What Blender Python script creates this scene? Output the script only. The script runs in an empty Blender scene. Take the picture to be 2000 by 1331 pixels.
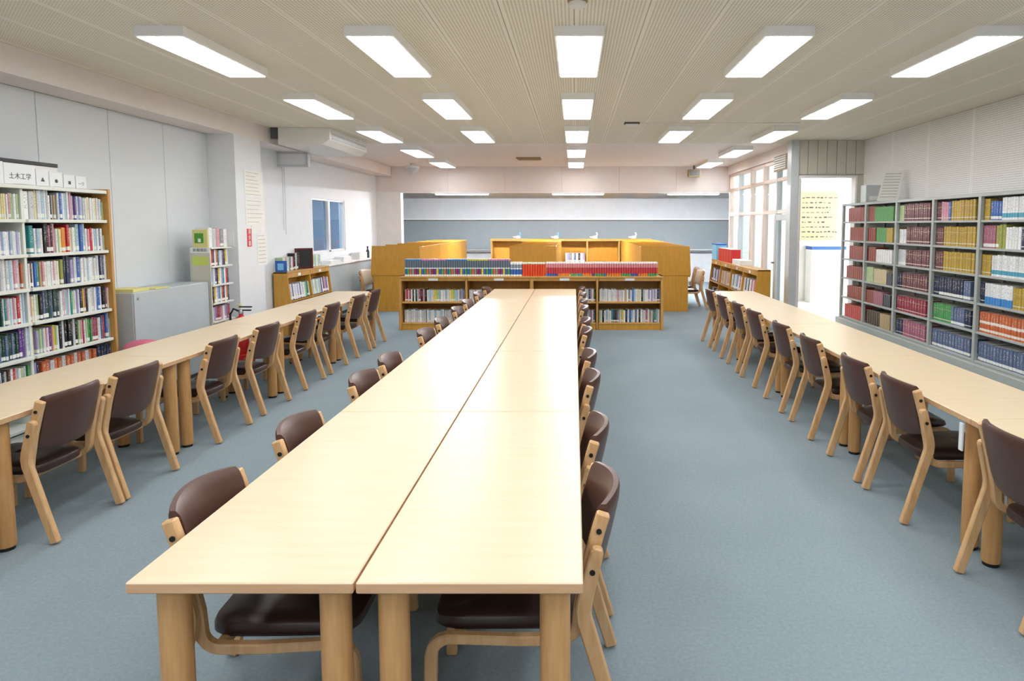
import bpy, bmesh, math, random
from mathutils import Vector, Matrix
random.seed(7)
SC = bpy.context.scene
COL = SC.collection
# ------------------------------------------------------------------ camera
F, PX0, PY0, HC = 1300.0, 1122.0, 546.0, 1.65
TH = math.radians(4.66); CT, ST = math.cos(TH), math.sin(TH)
cam_d = bpy.data.cameras.new('camera'); cam = bpy.data.objects.new('camera', cam_d); COL.objects.link(cam)
cam.location = (0, 0, HC); cam.rotation_euler = (math.pi / 2 - TH, 0, 0)
cam_d.sensor_fit = 'HORIZONTAL'; cam_d.sensor_width = 36.0; cam_d.lens = 36.0 * F / 2000.0
cam_d.shift_x = (1000 - PX0) / 2000; cam_d.shift_y = (PY0 - 665.5) / 2000
cam_d.clip_start = 0.05; cam_d.clip_end = 200
SC.camera = cam
def y_at(px, x, z): return (F * x / (px - PX0) - (HC - z) * ST) / CT          # depth of a pixel column on the plane x
def x_at(px, y, z): return (px - PX0) / F * (y * CT + (HC - z) * ST)          # x of a pixel column on the plane y
def z_at(py, y):
    t = (py - PY0) / F
    return HC - y * (t * CT + ST) / (CT - t * ST)
# ------------------------------------------------------------------ world, exposure
W = bpy.data.worlds.new('sky'); SC.world = W; W.use_nodes = True
bg = W.node_tree.nodes['Background']; bg.inputs[0].default_value = (1.0, 0.99, 0.97, 1); bg.inputs[1].default_value = 5.0
SC.view_settings.view_transform = 'Standard'; SC.view_settings.look = 'None'
SC.view_settings.gamma = 1.0; SC.view_settings.exposure = 0.82; SC.view_settings.use_curve_mapping = False
LAMP = 7.3; SC.cycles.use_light_tree = False
SC.cycles.max_bounces = 7; SC.cycles.diffuse_bounces = 4; SC.cycles.glossy_bounces = 2; SC.cycles.transmission_bounces = 2; SC.cycles.transparent_max_bounces = 6
SC.cycles.caustics_reflective = False; SC.cycles.caustics_refractive = False
# ------------------------------------------------------------------ materials
def lin(c):
    if isinstance(c, str): c = [int(c[i:i + 2], 16) / 255 for i in (0, 2, 4)]
    return tuple(v / 12.92 if v <= .04045 else ((v + .055) / 1.055) ** 2.4 for v in c[:3]) + (1.0,)
class NT:
    def __init__(s, name):
        s.m = bpy.data.materials.new(name); s.m.use_nodes = True; s.t = s.m.node_tree
        s.b = s.t.nodes['Principled BSDF']; s.out = s.t.nodes['Material Output']
    def n(s, typ, **kw):
        k = s.t.nodes.new(typ)
        for a, v in kw.items():
            if a == 'ins':
                for i, val in v.items():
                    if hasattr(val, 'is_linked') or isinstance(val, bpy.types.NodeSocket): s.t.links.new(val, k.inputs[i])
                    else: k.inputs[i].default_value = val
            else: setattr(k, a, v)
        return k
    def math(s, op, a, b=0.0, c=None):
        ins = {0: a, 1: b}
        if c is not None: ins[2] = c
        return s.n('ShaderNodeMath', operation=op, ins=ins).outputs[0]
    def mix(s, f, a, b):
        return s.n('ShaderNodeMix', data_type='RGBA', ins={0: f, 6: a, 7: b}).outputs[2]
    def coord(s, kind='Object', scale=None):
        o = s.n('ShaderNodeTexCoord').outputs[kind]
        if scale: o = s.n('ShaderNodeMapping', ins={0: o, 3: scale}).outputs[0]
        return o
    def noise(s, vec, scale=5, detail=3, rough=.5):
        return s.n('ShaderNodeTexNoise', ins={0: vec, 2: scale, 3: detail, 4: rough})
    def bump(s, h, strength=.2, dist=.002):
        b = s.n('ShaderNodeBump', ins={0: strength, 1: dist}); s.t.links.new(h, b.inputs['Height'])
        s.t.links.new(b.outputs[0], s.b.inputs['Normal'])
    def set(s, col=None, rough=.5, spec=.5, metal=0.0, colsock=None):
        if col is not None: s.b.inputs['Base Color'].default_value = lin(col)
        if colsock is not None: s.t.links.new(colsock, s.b.inputs['Base Color'])
        s.b.inputs['Roughness'].default_value = rough; s.b.inputs['Specular IOR Level'].default_value = spec
        s.b.inputs['Metallic'].default_value = metal
        return s
M = {}
def plain(name, col, rough=.5, spec=.5, metal=0.0, var=.05, scale=6):
    k = NT(name); c = lin(col)
    nz = k.noise(k.coord(), scale, 1).outputs[0]
    d = tuple(v * (1 - var) for v in c[:3]) + (1,); e = tuple(min(1, v * (1 + var)) for v in c[:3]) + (1,)
    k.set(None, rough, spec, metal, k.mix(nz, d, e)); M[name] = k.m; return k
def wood(name, c1, c2, rough=.4, spec=.5, scale=(1, 1, 1), coat=0, k_=6):
    k = NT(name)
    v = k.coord('Object', scale)
    nz = k.noise(v, k_, 2, .6).outputs[0]
    k.set(None, rough, spec, 0, k.mix(k.n('ShaderNodeMapRange', ins={0: nz, 1: .3, 2: .7}).outputs[0], lin(c1), lin(c2)))
    if coat: k.b.inputs['Coat Weight'].default_value = coat; k.b.inputs['Coat Roughness'].default_value = .25
    M[name] = k.m
def emit(name, col, st):
    k = NT(name); k.set(col, .5); k.b.inputs['Emission Color'].default_value = lin(col); k.b.inputs['Emission Strength'].default_value = st; M[name] = k.m
def carpet():
    k = NT('carpet'); v = k.coord()
    a = k.noise(v, 420, 2, .7).outputs[0]; b = k.noise(v, 1.1, 3).outputs[0]; c = k.noise(v, 60, 3, .7).outputs[0]
    f = k.math('ADD', k.math('MULTIPLY', a, .45), k.math('ADD', k.math('MULTIPLY', c, .35), k.math('MULTIPLY', b, .2)))
    f = k.n('ShaderNodeMapRange', ins={0: f, 1: .3, 2: .7}).outputs[0]
    k.set(None, .95, .1, 0, k.mix(f, lin('73828a'), lin('97a6ae'))); k.bump(a, .35, .004); M['carpet'] = k.m
carpet()
def perforated(name, c_board, c_hole, axes, pitch, r, per=None, border=.0):
    # round holes on a square grid; plain margins along each board of width `per`
    k = NT(name); o = k.n('ShaderNodeSeparateXYZ', ins={0: k.coord('Object')})
    def cell(i):
        u = k.math('FRACT', k.math('DIVIDE', o.outputs[i], pitch)); return k.math('SUBTRACT', u, .5)
    u, v = cell(axes[0]), cell(axes[1])
    d = k.math('SQRT', k.math('ADD', k.math('MULTIPLY', u, u), k.math('MULTIPLY', v, v)))
    hole = k.n('ShaderNodeMapRange', ins={0: d, 1: r * 1.15, 2: r * .85}).outputs[0]
    if per:
        w = k.math('ABSOLUTE', k.math('SUBTRACT', k.math('FRACT', k.math('DIVIDE', o.outputs[axes[0]], per)), .5))
        hole = k.math('MULTIPLY', hole, k.math('LESS_THAN', w, .5 - border))
    k.set(None, .7, .3, 0, k.mix(hole, lin(c_board), lin(c_hole))); k.bump(k.math('SUBTRACT', 1.0, hole), .5, .004)
    M[name] = k.m
perforated('ceiling_board', 'f4eee2', 'bfb69d', (0, 1), .0228, .27, .456, .06)
perforated('wall_board', 'f0efee', 'cac8c4', (1, 2), .024, .27, .96, .03)
plain('ceiling_plain', 'f2e9e5', .6)
plain('wall_white', 'e5e8ec', .6, .4, var=.03)
plain('wall_pink', 'e9e1df', .6, .4, var=.03)
plain('niche_panel', 'd8dee3', .55, .4, var=.02)
plain('partition_grey', 'cac7ba', .55)
plain('steel_grey', 'a9afac', .4, .5, .0)
plain('cabinet_grey', 'b5bfc4', .45, .4)
plain('white_paint', 'efeeec', .4)
plain('white_plastic', 'e8e8e6', .35)
plain('grey_frame', 'c6cbce', .35, .5)
plain('pink_frame', 'dccabf', .4)
plain('shelf_white', 'dfe3dc', .4)
plain('black', '0d0d0e', .5)
plain('dark', '2a2528', .5)
plain('dark_grey', '55565a', .5)
plain('brown_vinyl', '533830', .36, .5, var=.12)
plain('seat_vinyl', '33221f', .35, .5, var=.1)
plain('cream_vinyl', 'd9cdb8', .45)
plain('blackboard', '8c969b', .55, .4)
plain('alcove_grey', 'd6dade', .6)
plain('paper', 'eeeeea', .7, .2)
plain('paper_beige', 'd2ba98', .8, .2)
plain('card_white', 'e9edf0', .6)
plain('yellow_paper', 'd9d58e', .7)
plain('green_paper', '4f9a3c', .7)
plain('lime_paper', 'c5d66a', .7)
plain('red', 'd22a2a', .4)
plain('pink', 'cf6f88', .7)
plain('blue', '2f63b8', .5)
plain('sky_blue', '7fc3e8', .5)
plain('maroon', '5c1822', .4)
plain('vent_tan', '9a8457', .5)
plain('corridor_white', 'f2f1ee', .6)
plain('office_blue', 'a9b6c2', .6)
plain('ink', '5a5856', .8)
plain('ink_pale', 'bdbab2', .8)
plain('silver', 'b9bcbe', .3, .5, .8)
wood('maple_top', 'dfccae', 'd9c5a4', .31, .55, (.6, 5, 5), 0)
wood('maple_edge', 'd6b08a', 'c99f78', .45, .4, (.6, 5, 5))
wood('maple_leg', 'd3a36c', 'c2915a', .42, .45, (7, 7, .8))
wood('beech', 'd8b285', 'c79c6b', .42, .45, (6, 6, 1.2))
wood('oak', 'cf9a3a', 'c18c2e', .36, .5, (5, 5, .7), .15)
wood('oak_end', 'c99a54', 'ba8a45', .4, .5, (5, 5, .7))
emit('lamp_white', 'ffffff', LAMP)
emit('lamp_office_fill', 'eef4ff', 45.0)  # glow of the fill lamp added inside the office
emit('lamp_alcove', 'f8faff', 360.0)
plain('lamp_side', 'f6f6f6', .35)
def glass(name, tint, f=.07):
    k = NT(name); tr = k.n('ShaderNodeBsdfTransparent', ins={0: lin(tint)}); gl = k.n('ShaderNodeBsdfGlossy', ins={0: (1, 1, 1, 1), 1: .03})
    mx = k.n('ShaderNodeMixShader', ins={0: f, 1: tr.outputs[0], 2: gl.outputs[0]})
    k.t.links.new(mx.outputs[0], k.out.inputs[0]); k.t.nodes.remove(k.b); M[name] = k.m
glass('glass_clear', 'f4f8fa'); glass('glass_blue', 'dbe6f0', .1)
def book_mat(name, bands, text=True, sticker=0.0):
    # cover colour comes from the book itself; bands are printed strips across the spine (fractions of its height)
    k = NT(name); oi = k.n('ShaderNodeObjectInfo'); g = k.n('ShaderNodeSeparateXYZ', ins={0: k.coord('Generated')})
    z = g.outputs[2]; base = oi.outputs['Color']
    def band(a, b): return k.math('MULTIPLY', k.math('GREATER_THAN', z, a), k.math('LESS_THAN', z, b))
    c = base
    for a, b, colr in bands:
        c = k.mix(band(a, b), c, base if colr == 'own' else lin(colr))
    if text:
        cv = k.n('ShaderNodeCombineXYZ', ins={0: k.math('MULTIPLY', g.outputs[0], 2.5), 1: k.math('MULTIPLY', oi.outputs['Random'], 97.0), 2: k.math('MULTIPLY', z, 22.0)}).outputs[0]
        nz = k.noise(cv, 1.0, 1).outputs[0]
        zone = k.math('MULTIPLY', band(.38, .9), k.math('LESS_THAN', k.math('ABSOLUTE', k.math('SUBTRACT', g.outputs[0], .5)), .27))
        lum = k.n('ShaderNodeRGBToBW', ins={0: base}).outputs[0]
        inkc = k.mix(k.math('GREATER_THAN', lum, .25), (.75, .72, .65, 1), (.08, .08, .1, 1))
        c = k.mix(k.math('MULTIPLY', k.math('MULTIPLY', zone, k.math('GREATER_THAN', nz, .55)), .42), c, inkc)
    if sticker:
        c = k.mix(k.math('MULTIPLY', band(.06, .2), k.math('LESS_THAN', oi.outputs['Random'], sticker)), c, lin('e6e8e4'))
    k.set(None, .45, .45, 0, c); M[name] = k.m
book_mat('book_mixed', [], True, .6)
book_mat('book_volume', [(.12, .17, 'cfcabb'), (.7, .72, 'cbb98a')], True)
book_mat('book_labelled', [(.05, .2, 'e4e6e2')], True)
book_mat('book_bluebase', [(0, .36, '3d86c8')], True)
book_mat('book_tealbase', [(.1, .3, '4fa3bd')], True)
book_mat('book_orange', [(.45, .58, 'efe6dc'), (.08, .2, 'e8e0d6')], True)
for nm, cc in (('blue', '2f7fc6'), ('pink', 'c977b0'), ('yellow', 'c9c24a')):
    book_mat('series_' + nm, [(0, .1, 'f0f2f4'), (.44, .50, 'eef0f3'), (.50, .92, '66727f'), (.92, 1.01, cc)], False)
book_mat('series_white', [(0, .12, 'f0f2f4'), (.5, .58, 'eef0f3'), (.58, .85, '8b98a3'), (.85, 1.01, 'f2f4f6')], False)
book_mat('series_orange', [(.9, 1.01, 'd9ead9')], False)
book_mat('series_red', [(.2, .3, 'cf2a33'), (.3, .62, 'c03a42'), (.62, .9, 'd98a90'), (.9, 1.01, 'f4eeee')], False)
plain('pages', 'e9e4d6', .8, .2)
# ------------------------------------------------------------------ mesh builder
class MB:
    def __init__(s): s.v, s.f, s.mi = [], [], []
    def quad(s, *idx, m=0): s.f.append(tuple(idx)); s.mi.append(m)
    def box(s, x0, x1, y0, y1, z0, z1, m=0):
        b = len(s.v); s.v += [(x, y, z) for z in (z0, z1) for y in (y0, y1) for x in (x0, x1)]
        for q in ((0, 2, 3, 1), (4, 5, 7, 6), (0, 1, 5, 4), (1, 3, 7, 5), (3, 2, 6, 7), (2, 0, 4, 6)): s.quad(*[b + i for i in q], m=m)
        return s
    def prism(s, poly, axis, a, b_, m=0):
        # poly: 2D points; axis 'x': (y,z), 'y': (x,z), 'z': (x,y)
        def P(p, t): return {'x': (t, p[0], p[1]), 'y': (p[0], t, p[1]), 'z': (p[0], p[1], t)}[axis]
        b = len(s.v); n = len(poly); s.v += [P(p, a) for p in poly] + [P(p, b_) for p in poly]
        s.quad(*range(b + n - 1, b - 1, -1), m=m); s.quad(*range(b + n, b + 2 * n), m=m)
        for i in range(n): j = (i + 1) % n; s.quad(b + i, b + j, b + n + j, b + n + i, m=m)
        return s
    def rings(s, rings, m=0, cap=True, close=False):
        b = len(s.v); n = len(rings[0])
        for r in rings: s.v += [tuple(p) for p in r]
        K = len(rings)
        for k in range(K if close else K - 1):
            k2 = (k + 1) % K
            for i in range(n): j = (i + 1) % n; s.quad(b + k * n + i, b + k * n + j, b + k2 * n + j, b + k2 * n + i, m=m)
        if cap and not close:
            s.quad(*[b + i for i in range(n - 1, -1, -1)], m=m); s.quad(*[b + (K - 1) * n + i for i in range(n)], m=m)
        return s
    def tube(s, pts, r, seg=12, m=0):
        rings = []
        for i, p in enumerate(pts):
            p = Vector(p); d = (Vector(pts[min(i + 1, len(pts) - 1)]) - Vector(pts[max(i - 1, 0)])).normalized()
            u = d.cross(Vector((0, 0, 1))) if abs(d.z) < .9 else d.cross(Vector((0, 1, 0)))
            u.normalize(); w = d.cross(u); rr = r[i] if isinstance(r, (list, tuple)) else r
            rings.append([p + u * math.cos(a) * rr + w * math.sin(a) * rr for a in [2 * math.pi * q / seg for q in range(seg)]])
        return s.rings(rings, m)
    def lathe(s, prof, cx=0, cy=0, seg=20, m=0):
        return s.rings([[(cx + r * math.cos(2 * math.pi * q / seg), cy + r * math.sin(2 * math.pi * q / seg), z) for q in range(seg)] for r, z in prof], m)
    def ribbon(s, path, half, x0, x1, m=0):
        hs = half if isinstance(half, (list, tuple)) else [half] * len(path)
        # a strip bent in the y-z plane: path of (y,z), thickness 2*half, from x0 to x1
        rings = []
        for i, (y, z) in enumerate(path):
            a, b = path[max(i - 1, 0)], path[min(i + 1, len(path) - 1)]
            t = Vector((b[0] - a[0], b[1] - a[1])).normalized(); nx, nz = -t.y * hs[i], t.x * hs[i]
            rings.append([(x0, y + nx, z + nz), (x1, y + nx, z + nz), (x1, y - nx, z - nz), (x0, y - nx, z - nz)])
        return s.rings(rings, m)
    def data(s, name, mats, bevel=0, smooth=False, seg=1):
        me = bpy.data.meshes.new(name); me.from_pydata(s.v, [], s.f)
        for mm in mats if isinstance(mats, (list, tuple)) else [mats]: me.materials.append(M[mm])
        me.polygons.foreach_set('material_index', s.mi)
        bm = bmesh.new(); bm.from_mesh(me); bmesh.ops.recalc_face_normals(bm, faces=bm.faces)
        if bevel:
            ed = [e for e in bm.edges if len(e.link_faces) == 2 and e.calc_face_angle(0) > .6]
            bmesh.ops.bevel(bm, geom=ed, offset=bevel, segments=seg, affect='EDGES', profile=.5, clamp_overlap=True)
        bm.to_mesh(me); bm.free()
        if smooth:
            me.polygons.foreach_set('use_smooth', [True] * len(me.polygons))
            try: me.set_sharp_from_angle(angle=math.radians(40))
            except Exception: pass
        return me
    def build(s, name, mats, parent=None, bevel=0, smooth=False, seg=1):
        return link(name, s.data(name, mats, bevel, smooth, seg), parent)
def link(name, me, parent=None, loc=None):
    o = bpy.data.objects.new(name, me); COL.objects.link(o)
    if parent: o.parent = parent
    if loc: o.location = loc
    return o
def tag(o, label, cat, group=None):
    o['label'] = label; o['category'] = cat
    if group: o['group'] = group
    return o
def thing(name, label, cat, loc=(0, 0, 0), rz=0, group=None):
    o = bpy.data.objects.new(name, None); COL.objects.link(o); o.empty_display_size = .1
    o.location = loc; o.rotation_euler = (0, 0, rz); return tag(o, label, cat, group)
def struct(o, label=None):
    o['kind'] = 'structure'
    if label: o['label'] = label
    return o
def box(name, dims, mat, parent=None, bevel=0): return MB().box(*dims).build(name, mat, parent, bevel)
def sbox(name, dims, mat, label=None): return struct(box(name, dims, mat), label)
def copy_tree(o, parent=None):
    c = o.copy(); COL.objects.link(c); c.parent = parent
    for ch in o.children: copy_tree(ch, c)
    return c
ORD = ['', 'first', 'second', 'third', 'fourth', 'fifth', 'sixth', 'seventh', 'eighth', 'ninth', 'tenth', 'eleventh', 'twelfth', 'thirteenth', 'fourteenth', 'fifteenth', 'sixteenth', 'seventeenth', 'eighteenth', 'nineteenth']
TENS = {2: 'twenty', 3: 'thirty', 4: 'forty', 5: 'fifty', 6: 'sixty', 7: 'seventy', 8: 'eighty'}
TENTH = {2: 'twentieth', 3: 'thirtieth', 4: 'fortieth', 5: 'fiftieth', 6: 'sixtieth', 7: 'seventieth', 8: 'eightieth'}
def nth(n): return ORD[n] if n < 20 else (TENTH[n // 10] if n % 10 == 0 else TENS[n // 10] + '-' + ORD[n % 10])
def lettering(name, s, size, mat, parent, mtx):
    cu = bpy.data.curves.new(name, 'FONT'); cu.body = s; cu.size = size; cu.align_x = 'CENTER'; cu.align_y = 'CENTER'; cu.extrude = .0006
    t = bpy.data.objects.new(name, cu); COL.objects.link(t); bpy.context.view_layer.update()
    me = bpy.data.meshes.new_from_object(t.evaluated_get(bpy.context.evaluated_depsgraph_get())); bpy.data.objects.remove(t)
    me.materials.clear(); me.materials.append(M[mat]); o = link(name, me, parent); o.matrix_local = mtx; return o
# ------------------------------------------------------------------ the room
ZC = 2.97; XL, XN = -4.15, -4.5; XR = 4.54; YF = 15.2; YB = -3.0
fl = sbox('floor', (-6.8, 3.55, YB, 19.6, -.1, 0), 'carpet', 'blue-grey carpet floor')
sbox('floor_side', (3.55, XR + .1, YB, 10.5, -.1, 0), 'carpet', 'blue-grey carpet beside the grey bookcase')
sbox('floor_corridor', (3.55, 7.2, 10.5, 14.6, -.1, 0), 'corridor_white', 'bright white corridor floor')
sbox('floor_alcove', (3.55, 5.6, 15.0, 19.6, -.1, 0), 'carpet')
ce = struct(box('ceiling', (-4.7, XR + .1, YB, 10.9, ZC + .02, ZC + .12), 'ceiling_plain'), 'beige perforated board ceiling')
x = -4.56; me_strip = None
while x < XR + .02:
    w = .452; x1 = min(x + w, XR + .05)
    o = MB().box(0, x1 - x, YB, 10.9, ZC, ZC + .02).build('ceiling_board', 'ceiling_board', ce, .003); o.location = (x, 0, 0)
    x += .456
sbox('ceiling_rear', (-4.7, 3.75, 10.9, YF + .3, ZC, ZC + .12), 'ceiling_plain', 'smooth pale pink ceiling at the far end')
sbox('ceiling_corridor', (3.75, 7.2, 10.5, 14.7, ZC, ZC + .12), 'corridor_white')
# left wall with the inner window
wy0, wy1, wz0, wz1 = y_at(611, XN, 1.6), y_at(674, XN, 1.6), 1.16, 2.12
wl = MB().box(XN - .12, XN, YB, wy0, 0, ZC).box(XN - .12, XN, wy1, YF + .2, 0, ZC).box(XN - .12, XN, wy0, wy1, 0, wz0).box(XN - .12, XN, wy0, wy1, wz1, ZC).build('wall_left', 'wall_white'); struct(wl, 'white left wall with a recess')
y = 8.22 - .86
while y > YB:
    o = box('wall_panel', (XN, XN + .014, y + .003, y + .857, .0, 2.758), 'niche_panel', wl, .003); y -= .86
sbox('trim_1', (XN, XL, YB, YF, 2.76, ZC), 'wall_pink', 'beam along the left wall')
sbox('trim_2', (XN, XL, 8.22, 8.9, 0, 2.76), 'wall_white', 'white pillar on the left wall carrying notices')
win = struct(bpy.data.objects.new('window_1', None), 'blue inner window in the left wall'); COL.objects.link(win); win.location = (XN - .06, (wy0 + wy1) / 2, wz0)
hw = (wy1 - wy0) / 2; wh = wz1 - wz0
for a in ((-hw, -hw + .035), (hw - .035, hw), (-.045, .045)): box('window_frame', (-.04, .05, a[0], a[1], 0, wh), 'white_paint', win, .004)
for a in ((0, .035), (wh - .035, wh)): box('window_frame', (-.04, .05, -hw, hw, *a), 'white_paint', win, .004)
for a in ((-hw + .035, -.045), (.045, hw - .035)): box('pane', (-.004, .004, *a, .035, wh - .035), 'glass_blue', win)
# office behind that window
sbox('wall_office', (-6.7, -6.6, 10.2, 15.2, 0, 2.9), 'office_blue'); sbox('wall_office_near', (-6.6, XN - .12, 10.2, 10.3, 0, 2.9), 'office_blue'); sbox('wall_office_far', (-6.6, XN - .12, 15.1, 15.2, 0, 2.9), 'office_blue')
sbox('ceiling_office', (-6.7, XN - .12, 10.2, 15.2, 2.9, 3.0), 'office_blue')
# far end: header, jamb, alcove
wbk = sbox('wall_back', (-4.7, 3.72, YF + .012, YF + .2, 2.39, ZC), 'wall_pink', 'pale header wall across the far end')
for i in range(6): a = -4.15 + i * 1.29; box('wall_panel', (a + .004, min(a + 1.286, 3.62), YF, YF + .012, 2.41, ZC - .002), 'wall_pink', wbk, .003)
sbox('trim_3', (-4.7, x_at(784, YF, 1.6), YF, YF + .2, 0, 2.39), 'white_paint', 'white jamb at the left of the alcove')
sbox('trim_4', (XN, 3.62, YF - .012, YF, 2.375, 2.405), 'white_paint', 'thin white moulding under the header')
sbox('ceiling_alcove', (-6.6, 5.6, YF + .2, 19.6, 2.42, 2.5), 'alcove_grey')
sbox('wall_alcove', (-6.6, 5.6, 19.3, 19.5, 0, 2.42), 'alcove_grey', 'grey wall at the back of the alcove')
sbox('wall_alcove_left', (-6.6, -6.5, YF + .2, 19.3, 0, 2.42), 'alcove_grey'); sbox('wall_alcove_right', (5.5, 5.6, YF + .2, 19.3, 0, 2.42), 'alcove_grey')
sbox('wall_alcove_front', (-6.6, -4.7, YF, YF + .2, 0, 2.42), 'alcove_grey'); sbox('wall_corridor_back', (3.62, 5.6, YF, YF + .2, 0, ZC), 'wall_white')
# right wall
wr = sbox('wall_right', (XR, XR + .12, YB, 10.5, 0, ZC), 'wall_white', 'perforated panel wall on the right')
y = 9.58
while y > YB:
    o = MB().box(-.016, 0, 0, .957, 0, ZC - .002).build('wall_panel', 'wall_board', wr, .003); o.location = (XR, y, .001); y -= .96
sbox('wall_rear', (-4.7, XR + .1, YB - .12, YB, 0, ZC), 'wall_white')
# short grooved wall over the doorway
YD = 10.5; zd = z_at(343, YD)
xd0, xd1 = x_at(1557, YD, 1.8), x_at(1672, YD, 1.8)
wd = sbox('wall_doorway', (xd0 - .02, XR + .1, YD + .02, YD + .16, zd, ZC), 'partition_grey', 'beige panelled wall above the doorway')
n = 7
for i in range(n):
    a = xd0 + (XR - xd0) * i / n; b = xd0 + (XR - xd0) * (i + 1) / n
    box('wall_panel', (a + .003, b - .003, YD, YD + .02, zd + .02, ZC), 'partition_grey', wd, .004)
sbox('trim_5', (xd1, XR, YD, YD + .16, 0, zd), 'partition_grey', 'narrow post at the right of the doorway')
sbox('trim_6', (xd0 - .12, xd0, YD - .02, YD + .18, 0, ZC), 'grey_frame', 'pale grey column beside the doorway')
dr = struct(bpy.data.objects.new('door_1', None), 'open doorway to the bright corridor'); COL.objects.link(dr); dr.location = (xd0, YD, 0)
box('door_frame', (0, xd1 - xd0, -.01, .15, zd - .035, zd), 'white_paint', dr, .003); box('door_frame', (0, .03, -.01, .15, 0, zd - .035), 'white_paint', dr, .003); box('door_frame', (xd1 - xd0 - .03, xd1 - xd0, -.01, .15, 0, zd - .035), 'white_paint', dr, .003)
# corridor
sbox('wall_corridor', (3.6, 7.2, 14.5, 14.6, 0, ZC), 'corridor_white', 'white corridor wall seen through the doorway')
sbox('wall_corridor_near', (XR + .1, 7.2, YD - .1, YD, 0, ZC), 'corridor_white')
cw = struct(bpy.data.objects.new('window_3', None), 'corridor windows'); COL.objects.link(cw); cw.location = (7.1, YD, 0)
for i in range(5): box('mullion', (-.04, .04, i * .99, i * .99 + .05, .3, ZC), 'white_paint', cw)
box('window_sill', (-.06, .06, 0, 4.0, 0, .3), 'white_paint', cw)
for i in range(4): box('pane', (-.004, .004, i * .99 + .05, i * .99 + .99, .3, ZC), 'glass_clear', cw)
# glazed partition along the corridor
XP = 3.56; P0, P1 = YD + .18, YF
pt = struct(bpy.data.objects.new('window_2', None), 'glazed partition with white frames along the corridor'); COL.objects.link(pt); pt.location = (XP, P0, 0)
L = P1 - P0
sbox('trim_7', (XP - .09, XP + .1, P0, P1, 2.78, ZC), 'wall_pink', 'pink beam over the glazed partition')
zA, zB = 2.40, 1.85
doors = (0.0, .95)
posts = [0, .95, 1.75, 2.65, 3.6, L - .07]
for i, p in enumerate(posts): box('mullion', (-.05, .05, p, p + .07, 0, 2.78), 'grey_frame' if i in (1, 4) else 'pink_frame', pt, .004)
for a, b in zip(posts[:-1], posts[1:]):
    for z0, z1 in ((2.72, 2.78), (zA, zA + .06), (zB, zB + .06), (.0, .1)): box('rail', (-.045, .045, a + .07, b, z0, z1), 'pink_frame', pt, .004)
    for z0, z1 in ((zA + .06, 2.72), (zB + .06, zA), (.1, zB)): box('pane', (-.004, .004, a + .07, b, z0, z1), 'glass_clear', pt)
dd = struct(bpy.data.objects.new('door_2', None), 'narrow glazed door in the partition'); COL.objects.link(dd); dd.location = (XP - .06, P0 + .09, 0)
for a in ((0, .1), (.74, .84)): box('door_frame', (-.03, -.0, *a, .02, zB - .02), 'grey_frame', dd, .004)
for a in ((.02, .16), (zB - .12, zB - .02)): box('door_frame', (-.03, 0, .1, .74, *a), 'grey_frame', dd, .004)
MB().tube([(-.03, .79, 1.0), (-.075, .79, 1.0)], .012, 10).build('door_handle', 'dark_grey', dd); MB().tube([(-.075, .79, 1.005), (-.08, .70, 1.0)], .011, 10).build('door_handle', 'dark_grey', dd)
# ------------------------------------------------------------------ ceiling lamps
ZL = 2.90
def lamp_unit():
    t = thing('ceiling_lamp', 'x', 'lamp')
    b = MB(); b.rings([[(-.165, -.61, .07), (.165, -.61, .07), (.165, .61, .07), (-.165, .61, .07)], [(-.165, -.61, .004), (.165, -.61, .004), (.165, .61, .004), (-.165, .61, .004)],
                       [(-.152, -.598, .0), (.152, -.598, .0), (.152, .598, .0), (-.152, .598, .0)], [(-.152, -.598, .012), (.152, -.598, .012), (.152, .598, .012), (-.152, .598, .012)]])
    b.build('housing', 'lamp_side', t)
    b = MB(); b.box(-.150, .150, -.596, .596, -.004, .0); b.build('diffuser', 'lamp_white', t)
    return t
lx = [-2.76, -1.365, .033, 1.43, 2.83]; ly = [-2.23 + 2.2425 * i for i in range(8)]
cols = ['far left column', 'second column from left', 'centre column', 'second column from right', 'far right column']
proto = lamp_unit(); first = True
for j, yy in enumerate(ly):
    for i, xx in enumerate(lx):
        if j >= 6 and i in (1, 3): continue
        o = proto if first else copy_tree(proto); first = False
        o.location = (xx, yy + .645, ZL)
        row = {0: 'furthest row behind the camera', 1: 'second row behind the camera', 2: 'row just overhead of the camera'}.get(j, nth(j - 2) + ' row in view')
        tag(o, 'long white ceiling lamp, %s, %s' % (cols[i], row), 'lamp', 'rectangular fluorescent ceiling lamps')
for i, (a, b) in enumerate(((850, 955), (1078, 1180), (1303, 1405))):
    ya = 16.2; x0, x1 = x_at(a, ya, 2.4), x_at(b, ya, 2.4)
    t = thing('alcove_lamp', 'slim lamp tube over the blackboard alcove, %s' % ('leftmost', 'middle', 'rightmost')[i], 'lamp', ((x0 + x1) / 2, ya, 2.385), 0, 'alcove lamps'); w = (x1 - x0) / 2
    box('housing', (-w, w, -.05, .05, .015, .035), 'white_plastic', t, .004); box('diffuser', (-w + .02, w - .02, -.04, .04, 0, .015), 'lamp_alcove', t, .006)
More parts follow.
